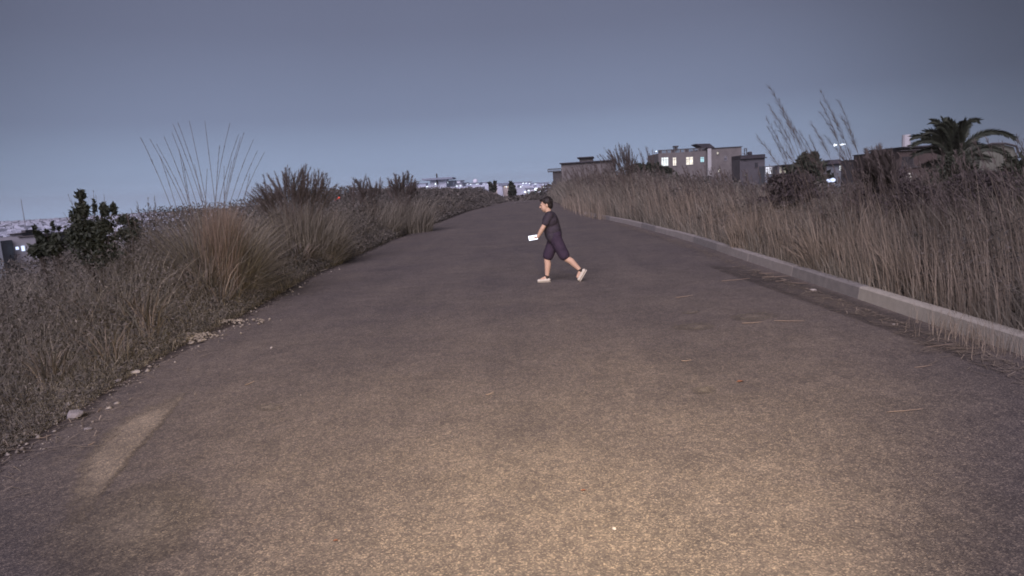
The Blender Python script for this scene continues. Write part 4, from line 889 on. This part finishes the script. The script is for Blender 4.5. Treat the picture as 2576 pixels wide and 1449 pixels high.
# town lights seen through the gap right of the pampas clump
gp = House('gap_house', 'strip of white-lit distant roofs in the gap right of the pampas stalks', 632, 150, 0, base=-6, cat='building')
wr = gp.rect(*c5(1900, 802), *c5(2030, 830)); gp.block('wall', *[c5(v_, 0)[0] for v_ in (1880, 2060)], c5(0, 795)[1], m_far, 6, holes=[wr]); gp.window(wr, emit('lit_strip', (.85, .88, 1), 1.0, .4, .8), 0, 6)
gp.slab('roof', *[c5(v_, 0)[0] for v_ in (1875, 2065)], c5(0, 788)[1], c5(0, 794)[1], m_far2, -.3, 6.3)
g3 = House('gap_house', 'tiny lit building glimpsed through the wiry bush left of the pampas clump', 270, 120, 0, base=-10, cat='building')
wr = g3.rect(*c5(818, 952), *c5(860, 972)); g3.block('wall', *[c5(v_, 0)[0] for v_ in (760, 960)], c5(0, 925)[1], m_far, 6, holes=[wr]); g3.window(wr, e_white, 0, 2)
# the town spread over the plain below the left verge: countless low houses added in near-sky tones to imitate haze glow
mb = MB()
for i in range(3600):
    y_ = 150*(1800/150)**(random.random()**.6); x_ = -y_*random.uniform(.12, .85); w_ = random.uniform(4, 11); d_ = random.uniform(4, 9); h_ = random.uniform(2.5, 6.5); z_ = -26 if False else -14
    c_, s_ = math.cos(i), math.sin(i)
    vs = [(x_+c_*a_*w_/2-s_*b_*d_/2, y_+s_*a_*w_/2+c_*b_*d_/2, z_+k_*h_) for k_ in (0, 1) for a_, b_ in ((-1, -1), (1, -1), (1, 1), (-1, 1))]
    mb.add(vs, [(4, 5, 6, 7), (0, 1, 5, 4), (1, 2, 6, 5), (2, 3, 7, 6), (3, 0, 4, 7)])
lt = MB()
for i in range(210):
    y_ = random.uniform(215, 430); px_ = random.uniform(1040, 1420) if i % 3 else random.uniform(1180, 1380); x_ = (px_-1333)/PF*y_; w_ = random.uniform(3, 9); d_ = random.uniform(4, 8)
    zt = CAMH+(HOR(px_)-random.uniform(464, 486)+0)*y_/PF; a_ = random.uniform(-.5, .5); c_, s_ = math.cos(a_), math.sin(a_)
    f_ = lambda a, b: (x_+c_*a*w_/2-s_*b*d_/2, y_+s_*a*w_/2+c_*b*d_/2)
    mb.add([(*f_(a, b), z) for z in (-15, zt) for a, b in ((-1, -1), (1, -1), (1, 1), (-1, 1))], [(4, 5, 6, 7), (0, 1, 5, 4), (1, 2, 6, 5), (2, 3, 7, 6), (3, 0, 4, 7)])
    if random.random() < .75:
        for k in range(random.randint(1, 2)):
            u_ = random.uniform(-.8, .8); q_ = f_(u_, -1.05); r_ = random.uniform(.14, .38)*y_/300; zz = zt-random.uniform(.3, 2.0); lt.box(q_[0]-r_*1.3, q_[0]+r_*1.3, q_[1]-.15, q_[1]-.02, zz-r_, zz+r_)
for i in range(26):
    y_ = 160*(520/160)**random.random(); x_ = -y_*random.uniform(.30, .85); r_ = .2*y_/300; lt.box(x_-r_, x_+r_, y_-.3, y_, -14+6.6, -14+6.6+2*r_)
tag(lt.build('town_lights', e_dot), 'countless tiny white lights of the town below the sky glow', 'lights', kind='stuff')
tag(mb.build('distant_town', mat('glow_toned_town_wall', (.46, .50, .57), (.58, .62, .69), scale=.05, island=True)), 'low town, painted pale for the horizon glow, on the plain beyond the left verge', 'town', kind='stuff')
# small lamps on posts
def lamp_post(label, px, py, depth, e_, r_=.22, hgt_=4):
    p = D(px, py, depth); root = empty('street_lamp', (p.x, depth, p.z-hgt_), 0, label, 'street lamp')
    MB().tube([(0, 0, 0), (0, 0, hgt_-r_*.6)], [.09, .05], 6).build('pole', m_steel, root)
    MB().ell((0, -.05, hgt_), (r_, r_*.8, r_*.7), 10, 6).build('lamp_head', e_, root); return root
for px, py, dp, e_, r_, lab in ((*k7(1385, 880), 48, e_blue, .18, 'blue-white lamp glowing low in the grass, left one of the pair'), (*k7(1465, 870), 48, e_blue, .20, 'blue-white lamp glowing low in the grass, right one of the pair'),
                                (*c4(2195, 472), 180, e_lamp, .55, 'glaring white lamp beside the floodlit house'), (*c4(1785, 495), 170, e_dotw, .30, 'small warm lamp below the small dark tree'), (*c4(1020, 470), 150, e_dot, .22, 'small white lamp low before the far town, left of the long shed'),
                                (*c2(1290, 245), 150, e_dot, .16, 'tiny lamp in the sky left of the house with four lit windows'), (582/1.0*.0+151, 600.5, 90, e_dot, .10, 'tiny lamp above the bushes near the left edge')):
    lamp_post(lab, px, py, dp, e_, r_)
# red lamp in the left verge
p = D(848, 500, 34); rt = empty('red_lamp', (p.x, 34, H1(p.x, 34)), 0, 'red warning lamp glowing among the left verge grass', 'warning lamp')
MB().tube([(0, 0, 0), (0, 0, p.z-rt.location.z-.05)], .03, 6).build('post', m_steel, rt)
for dx, r_ in ((-.10, .035), (.03, .055), (.12, .045)): MB().ell((dx, -.06, p.z-rt.location.z+dx*.35), (r_, r_*.7, r_), 10, 6).build('lens', e_red, rt)
MB().box(-.22, .24, -.02, .05, p.z-rt.location.z-.13, p.z-rt.location.z-.07).build('bracket', m_steel, rt)

# ------------------------------------------------------------------ the walking person
m_skin = mat('skin', (.50, .33, .24), (.58, .40, .29), scale=12, rough=.6)
m_shirt = mat('dark_shirt', (.030, .026, .034), (.055, .045, .060), scale=9, bump=.4, bscale=25)
m_shorts = mat('dark_purple_shorts', (.028, .020, .036), (.050, .034, .058), scale=9, bump=.4, bscale=25)
m_hair = mat('black_hair', (.010, .008, .008), (.022, .018, .017), scale=30, rough=.5)
m_shoe = mat('cream_shoe', (.50, .46, .38), (.60, .56, .48), scale=20)
m_sock = mat('dark_ankle_sock', (.03, .025, .025), (.05, .04, .04), scale=20)
def remeshed(mb, name, m, parent, vox, smooth=6, factor=.5):
    o = mb.build('tmp', m); md = o.modifiers.new('r', 'REMESH'); md.mode = 'VOXEL'; md.voxel_size = vox; md.use_smooth_shade = True
    s_ = o.modifiers.new('s', 'SMOOTH'); s_.iterations = smooth; s_.factor = factor
    dg = bpy.context.evaluated_depsgraph_get(); me = bpy.data.meshes.new_from_object(o.evaluated_get(dg)); bpy.data.objects.remove(o)
    me.name = name; return obj(name, me, m, parent, smooth=True)
fp = G(1365, 715)
PX, PY = D(1403, 715, fp.y+.12).x, fp.y+.12
per = empty('person', (PX, PY, .012), 0, 'person in dark shirt and shorts walking left across the road with a glowing phone', 'person')
# joints (x: negative is ahead, y: negative is toward the camera, z up)
J = dict(head=(-.155, 0, 1.525), neck=(-.115, 0, 1.375), chest=(-.085, 0, 1.22), waist=(-.04, 0, 1.02), pelvis=(-.01, 0, .90),
         shN=(-.10, -.165, 1.325), elN=(-.245, -.215, 1.09), wrN=(-.345, -.16, .925), shF=(-.10, .165, 1.325), elF=(.06, .24, 1.10), wrF=(.10, .22, .87),
         hipN=(-.01, -.085, .86), knN=(.175, -.085, .475), anN=(.455, -.085, .215), hipF=(-.01, .085, .86), knF=(-.185, .085, .47), anF=(-.205, .085, .095))
V3 = lambda k: Vector(J[k])
bd = MB(); KB = 1.16; C = lambda a, b, ra, rb, n=14: bd.capsule(a, b, ra*KB, rb*KB, n)
C(V3('pelvis')+Vector((0, -.06, 0)), V3('pelvis')+Vector((0, .06, 0)), .10, .10)
C(V3('pelvis'), V3('waist'), .115, .105); C(V3('waist'), V3('chest'), .105, .12)
C(V3('chest')+Vector((0, -.06, .02)), V3('chest')+Vector((0, .06, .02)), .105, .105)
C(V3('shN'), V3('shF'), .052, .052); C(V3('chest')+Vector((0, 0, .1)), V3('neck'), .075, .05); C(V3('neck'), V3('head')+Vector((.02, 0, -.03)), .050, .052)
for s_ in 'NF':
    C(V3('sh'+s_), V3('el'+s_), .048, .036); C(V3('el'+s_), V3('el'+s_).lerp(V3('wr'+s_), .35), .038, .038); C(V3('el'+s_).lerp(V3('wr'+s_), .35), V3('wr'+s_), .038, .024)
    C(V3('hip'+s_), V3('hip'+s_).lerp(V3('kn'+s_), .4), .088, .078); C(V3('hip'+s_).lerp(V3('kn'+s_), .4), V3('kn'+s_), .078, .054)
    q_ = V3('kn'+s_).lerp(V3('an'+s_), .32); off = Vector((.018, 0, .0)) if s_ == 'F' else Vector((.012, 0, .018))
    C(V3('kn'+s_), q_+off, .053, .056); C(q_+off, V3('an'+s_), .056, .032)
# feet inside the shoes
C(V3('anF'), V3('anF')+Vector((-.13, 0, -.055)), .034, .026); C(V3('anN'), V3('anN')+Vector((-.06, 0, -.12)), .034, .026)
C = bd.capsule
# head: skull, face, jaw, nose, brow, lips, ears
h0 = V3('head')+Vector((0, 0, -.005)); tilt = Matrix.Rotation(R(-10), 3, 'Y')*1.16
hp_ = lambda x_, y_, z_: h0 + tilt @ Vector((x_, y_, z_))
bd.ell(hp_(.018, 0, .028), (.092, .074, .092), rot=tilt); bd.ell(hp_(-.035, 0, -.025), (.058, .058, .085), rot=tilt)
C(hp_(-.058, 0, -.085), hp_(-.02, 0, -.08), .024, .04); C(hp_(-.088, 0, .015), hp_(-.106, 0, -.018), .009, .014)
C(hp_(-.082, -.03, .030), hp_(-.082, .03, .030), .012, .012); C(hp_(-.088, -.016, -.055), hp_(-.088, .016, -.055), .008, .008)
for sy in (-1, 1): bd.ell(hp_(.012, sy*.076, -.005), (.017, .010, .030), rot=tilt)
# hands with palm, four curled fingers and a thumb
def hand(w, d, palm_n, curl):
    w = Vector(w); d = Vector(d).normalized(); n_ = Vector(palm_n).normalized(); s_ = d.cross(n_).normalized()
    for k in range(4):
        o_ = s_*(k-1.5)*.019; a_ = w+d*.02+o_*.6; b_ = w+d*.085+o_; C(a_, b_, .0135, .012)
        l_ = (.036, .042, .039, .030)[k]; p0 = b_; dd = d.copy()
        for j in range(3):
            dd = (dd + n_*curl*(.5+.35*j)).normalized(); p1 = p0+dd*l_*(1-.22*j); C(p0, p1, .0090-.0008*j, .0083-.0008*j, 8); p0 = p1
    t0 = w+d*.025+s_*-.022; t1 = t0+(d*.6-s_*.8+n_*.4).normalized()*.042; C(t0, t1, .013, .0105, 8); C(t1, t1+(d*.9+n_*.5).normalized()*.032, .0105, .008, 8)
dN = Vector((-.75, .15, -.35)).normalized(); hand(J['wrN'], dN, (0, .25, -1) if False else (-.15, .2, 1), .75)
hand(J['wrF'], (.12, -.05, -1), (-1, -.1, -.1), .55)
remeshed(bd, 'body', m_skin, per, .0062, 3)
# clothing
sh = MB(); C = lambda a, b, ra, rb, n=14: sh.capsule(a, b, ra*1.14, rb*1.14, n)
C(V3('waist')+Vector((0, -.05, -.11)), V3('waist')+Vector((0, .05, -.11)), .128, .128); C(V3('waist')+Vector((.0, -.045, 0)), V3('waist')+Vector((0, .045, 0)), .125, .125)
C(V3('chest')+Vector((0, -.065, .0)), V3('chest')+Vector((0, .065, .0)), .128, .128); C(V3('chest')+Vector((.01, -.07, .06)), V3('chest')+Vector((.01, .07, .06)), .105, .105)
C(V3('shN'), V3('shF'), .068, .068); C(V3('neck')+Vector((.02, 0, -.07)), V3('neck')+Vector((.006, 0, -.02)), .075, .062)
C(V3('waist')+Vector((0, 0, -.06)), V3('chest'), .15, .14)
for s_ in 'NF': C(V3('sh'+s_), V3('sh'+s_).lerp(V3('el'+s_), .62), .070, .060)
remeshed(sh, 'shirt', m_shirt, per, .009, 5)
st = MB(); C = lambda a, b, ra, rb, n=14: st.capsule(a, b, ra*1.14, rb*1.18, n)
C(V3('pelvis')+Vector((0, -.06, .02)), V3('pelvis')+Vector((0, .06, .02)), .122, .122)
for s_ in 'NF': C(V3('hip'+s_)+Vector((0, 0, .02)), V3('hip'+s_).lerp(V3('kn'+s_), .5), .108, .100); C(V3('hip'+s_).lerp(V3('kn'+s_), .5), V3('hip'+s_).lerp(V3('kn'+s_), .84), .100, .094)
remeshed(st, 'shorts', m_shorts, per, .009, 5)
hr_ = MB(); hr_.ell(hp_(.034, 0, .045), (.097, .085, .092), rot=tilt); hr_.ell(hp_(-.035, 0, .095), (.055, .062, .028), rot=tilt); hr_.ell(hp_(.060, 0, -.01), (.060, .072, .075), rot=tilt)
for k in range(26):
    a_ = random.uniform(-1.3, 1.3); b_ = random.uniform(.1, 1.2); q_ = hp_(.034+.09*math.cos(a_)*math.cos(b_), .08*math.sin(a_)*math.cos(b_)*1.0, .045+.09*math.sin(b_)); hr_.capsule(q_, q_+Vector((random.uniform(-.01, .03), random.uniform(-.015, .015), random.uniform(-.03, .005))), .013, .006, 6)
remeshed(hr_, 'hair', m_hair, per, .006, 2)
for sy in (-1, 1):
    e_ = MB(); e_.ell(hp_(-.083, sy*.030, .012), (.010, .012, .008), 10, 8, tilt); e_.build('eye', m_hair, per, smooth=True)
def shoe(an, d, label=None):
    an = Vector(an); d = Vector(d).normalized(); side = Vector((0, 1, 0)); upv = side.cross(d)
    if upv.z < 0: upv = -upv
    s = MB(); heel = an-upv*.058-d*.035; toe = an-upv*.060+d*.165
    s.capsule(heel, an-upv*.050+d*.05, .036, .037); s.capsule(an-upv*.050+d*.05, toe, .037, .034); s.capsule(an-upv*.02, an-upv*.045+d*.04, .040, .040)
    for k in (-.012, .012): s.capsule(heel+side*k, toe+side*k*1.6, .030, .030)
    o = remeshed(s, 'shoe', m_shoe, per, .007, 3)
    sl = MB(); n_ = 16; vs = []
    for w in (0, 1):
        for i in range(n_):
            t = 2*math.pi*i/n_; a_ = math.cos(t); b_ = math.sin(t); c_ = (heel+toe)/2+d*a_*.138+side*b_*(.040+.010*a_)-upv*(.030+.014*w); vs.append(c_)
    sl.add(vs, [tuple(range(n_)), tuple(range(2*n_-1, n_-1, -1))]+[(i, n_+i, n_+(i+1) % n_, (i+1) % n_) for i in range(n_)]); sl.build('sole', m_shoe, o)
    return o
shoe(V3('anF')+Vector((0, 0, .0)), (-1, 0, -.02)); shoe(V3('anN'), (-.52, 0, -.80))
for k_, q_ in (('anF', (0, 0, 1)), ('anN', None)):
    a_ = V3(k_); dr = (V3('kn'+k_[-1])-a_).normalized(); MB().capsule(a_-dr*.01, a_+dr*.035, .043, .041).build('sock', m_sock, per, smooth=True)
# phone, held
hc_ = V3('wrN')+dN*.10+Vector((0, 0, .022))
ph = empty('phone', Vector(per.location)+hc_+Vector((.0, -.02, .006)), 0, 'glowing white phone held out in the walking person\'s hand', 'phone')
ph.rotation_euler = (R(62), R(-6), R(8))
MB().box(-.094, .084, -.050, .050, -.005, .004).build('case', m_hair, ph); MB().box(-.091, .081, -.047, .047, .0042, .0056).build('screen', e_phone, ph)

# ------------------------------------------------------------------ small things on the road and its edges
m_stone = mat('pale_stone', (.30, .28, .25), (.48, .45, .41), scale=14, bump=.5)
m_stoned = mat('dull_stone', (.20, .19, .19), (.30, .28, .28), scale=14, bump=.5)
for i, (px, py, r_, fl_, lab, m_) in enumerate((
        (400, 882, .050, .8, 'round pale stone at the left road edge below the rubble heap', m_stone), (340, 940, .050, .45, 'flat pale stone at the left road edge, brightest of the loose stones', m_stone),
        (298, 962, .045, .5, 'dull brownish stone just left of the brightest flat stone', m_stoned), (190, 1052, .075, .7, 'largest grey lump lying off the left road edge', m_stoned),
        (175, 1024, .040, .7, 'small stone just above the largest grey lump', m_stone), (355, 910, .045, .45, 'dull stone between the round stone and the flat bright stone', m_stoned),
        (748, 702, .13, .9, 'pale boulder half hidden in the left verge scrub', m_stoned), (2047, 733, .055, .4, 'pale flat stone on the road just before the kerb', m_stone),
        (2350, 817, .030, .7, 'small pale pebble on the road near the right gutter', m_stone), (2248, 820, .02, .7, 'tiny pebble on the road left of the gutter pebble', m_stone), (2040, 664, .05, .7, 'pale stone on the verge above the kerb', m_stone),
        (683, 878, .02, .7, 'tiny bright pebble on the left half of the road', m_stone), (222, 1085, .035, .5, 'small stone on the dirt below the largest grey lump', m_stoned), (1545, 1336-0, .012, .7, 'tiny bright pebble near the middle of the road', m_stone))):
    p = G(px, py); z = max(0.0, H1(p.x, p.y)) if r_ < .1 and py < 1e9 and abs(p.x) < 4.5 else H1(p.x, p.y); z += .10 if (px, py) == (2040, 664) else 0
    rock('stone' if r_ > .03 else 'pebble', r_, m_, i+3, (p.x, p.y, z+r_*fl_*.45+.012), fl_, lab, 'stone' if r_ > .03 else 'pebble')
# rubble heaps of pale crumbs at the left edge
def heap(label, px, py, n, rx, ryy, m_, r0=.012, r1=.04):
    p = G(px, py); root = empty('rubble_heap', (p.x, p.y, H1(p.x, p.y)), 0, label, 'rubble')
    cr = MB()
    for i in range(n):
        a_ = random.gauss(0, .45)*rx; b_ = random.gauss(0, .45)*ryy; r_ = random.uniform(r0, r1); z_ = H1(p.x+a_, p.y+b_)-root.location.z+r_*.4+.02+.05*math.exp(-(a_/rx)**2*3-(b_/ryy)**2*3)
        t = Matrix.Rotation(random.uniform(0, 6), 3, 'Z') @ Matrix.Rotation(random.uniform(-.6, .6), 3, 'X')
        vs = [t @ Vector(q) * r_ * random.uniform(.8, 1.2) + Vector((a_, b_, z_)) for q in ((1, .2, 0), (-1, 0, .1), (.1, .8, 0), (0, -.9, 0), (.1, .1, .7), (0, 0, -.5))]
        cr.add(vs, [(0, 2, 4), (2, 1, 4), (1, 3, 4), (3, 0, 4), (2, 0, 5), (1, 2, 5), (3, 1, 5), (0, 3, 5)])
    tag(cr.build('crumbs', m_, root), kind='stuff')
m_rub = mat('pale_rubble', (.17, .15, .125), (.33, .295, .24), scale=10, island=True)
heap('pale yellowish rubble heap on the left road edge', 468, 856, 260, .42, .30, m_rub)
heap('spread of pale crumbs further up the left edge, right of the main rubble heap', 575, 818, 170, .75, .3, m_rub, .01, .03)
heap('brownish crumbs in the scrub behind the main rubble heap', 378, 828, 120, .4, .25, m_stoned, .012, .04)
heap('pale trodden rubbish where the far left verge meets the road', 1195, 523, 90, 1.4, 1.6, m_rub, .03, .09)
# straws
def straw(label, a_, b_, r_=.003, lift=.012, bow=.03, m_=None, name='straw'):
    p = G(*a_); q_ = G(*b_); c_ = (p+q_)/2; d = q_-p; n_ = Vector((-d.y, d.x, 0)).normalized()
    root_loc = Vector((c_.x, c_.y, .014)); pts = []
    for t in np.linspace(-.5, .5, 7): pts.append(d*t + n_*bow*(1-4*t*t)*d.length + Vector((0, 0, r_+.004+lift*abs(t)*2*(t > 0))))
    o = MB().tube(pts, [r_*.7, r_, r_, r_*.9, r_*.8, r_*.6, r_*.4], 5).build(name, m_ or m_rust, loc=root_loc)
    return tag(o, label, 'straw' if name == 'straw' else 'stick')
def kk(cx, cy): return 1475.8+cx*.2778, 536.7+cy*.2778
for a_, b_, lab in ((kk(1405, 1010), kk(1592, 1006), 'long pale straw on the road, left of the pair below the kerb'), (kk(1700, 986), kk(1975, 998), 'long pale straw on the road, right of the pair below the kerb'),
                    (kk(805, 776), kk(965, 760), 'faint straw lying on the road between the person and the kerb'), (kk(858, 1353), kk(952, 1356), 'short straw in the middle distance below the dusty patches'),
                    (kk(1220, 624), kk(1480, 606), 'long thin straw near the kerb end of the gutter litter'), (kk(1710, 628), kk(1800, 622), 'short bright straw in the gutter litter'),
                    (kk(1560, 552), kk(1700, 558), 'straw touching the foot of the kerb'), (kk(1850, 640), kk(2000, 652), 'straw at the right end of the gutter litter'), (kk(1590, 590), kk(1840, 584), 'long straw lying across the gutter litter'),
                    ((1222, 999), (1243, 995), 'short bright straw in the centre of the road'), ((616, 974), (641, 966), 'short pale straw on the left half of the road'), ((2232, 1043), (2322, 1039), 'thin straw on the right side of the road near the frame edge'),
                    ((246, 1042), (258, 1031), 'short pale twig beside the largest grey lump'), ((95, 1110), (130, 1103), 'pale twig on the dirt at the left edge'), ((222, 1126), (240, 1121), 'short twig above the sand strip'),
                    ((2380, 880), (2470, 884), 'bent pale straw in front of the gutter tuft'), ((2330, 878), (2400, 872), 'pale straw left of the gutter tuft'), ((2300, 930), (2345, 927), 'faint straw on the road below the gutter tuft'), ((2390, 800), (2460, 806), 'straw at the kerb foot above the gutter tuft')):
    straw(lab, a_, b_, r_=.0028+.00028*G(*a_).y)
p0, p1 = G(1290, 514), G(1342, 506)
straw('pale fallen pole lying at the far left edge of the road', (1295, 512), (1341, 506), r_=.05, bow=.01, name='pole', m_=m_stone)
straw('shorter pale stick on the far verge left of the fallen pole', (1222, 519), (1252, 515), r_=.05, bow=.01, name='stick', m_=m_stone)
straw('pale stick on the left road edge below the feathery clumps', (805, 684), (822, 681), r_=.012, bow=.01, name='stick', m_=m_stone)
# dead leaves
m_dead = mat('dead_leaf_brown', (.13, .06, .04), (.20, .10, .06), scale=20)
for px, py, s_, lab in ((1862, 965, .035, 'reddish dead leaf on the right half of the road'), (1468, 1241, .018, 'small dark leaf scrap in the lit centre of the road'), (845, 1368, .016, 'tiny dark scrap on the lower left of the road')):
    p = G(px, py); lf = MB(); vs = [(-s_, 0, 0), (-.3*s_, -.45*s_, .1*s_), (.5*s_, -.35*s_, .25*s_), (s_, 0, .1*s_), (.5*s_, .4*s_, .2*s_), (-.3*s_, .5*s_, .3*s_), (0, 0, 0)]
    lf.add(vs+[(v[0], v[1], v[2]+.002) for v in vs], [(0, 1, 6), (1, 2, 6), (2, 3, 6), (3, 4, 6), (4, 5, 6), (5, 0, 6)]+[(a_+7, c_+7, b_+7) for a_, b_, c_ in ((0, 1, 6), (1, 2, 6), (2, 3, 6), (3, 4, 6), (4, 5, 6), (5, 0, 6))])
    tag(lf.build('dead_leaf', m_dead, loc=(p.x, p.y, .018)), lab, 'leaf')

# ------------------------------------------------------------------ night haze
hz = MB().box(-1000, 1000, -30, 1900, -40, 34).build('haze', None)
hm_ = bpy.data.materials.new('night_haze'); hm_.use_nodes = True; t = hm_.node_tree; t.nodes.clear()
o_ = t.nodes.new('ShaderNodeOutputMaterial'); v_ = t.nodes.new('ShaderNodeVolumePrincipled')
v_.inputs['Color'].default_value = (.93, .95, 1, 1); v_.inputs['Density'].default_value = .0004; v_.inputs['Anisotropy'].default_value = .2
t.links.new(v_.outputs[0], o_.inputs['Volume']); hz.data.materials.append(hm_); tag(hz, kind='stuff')
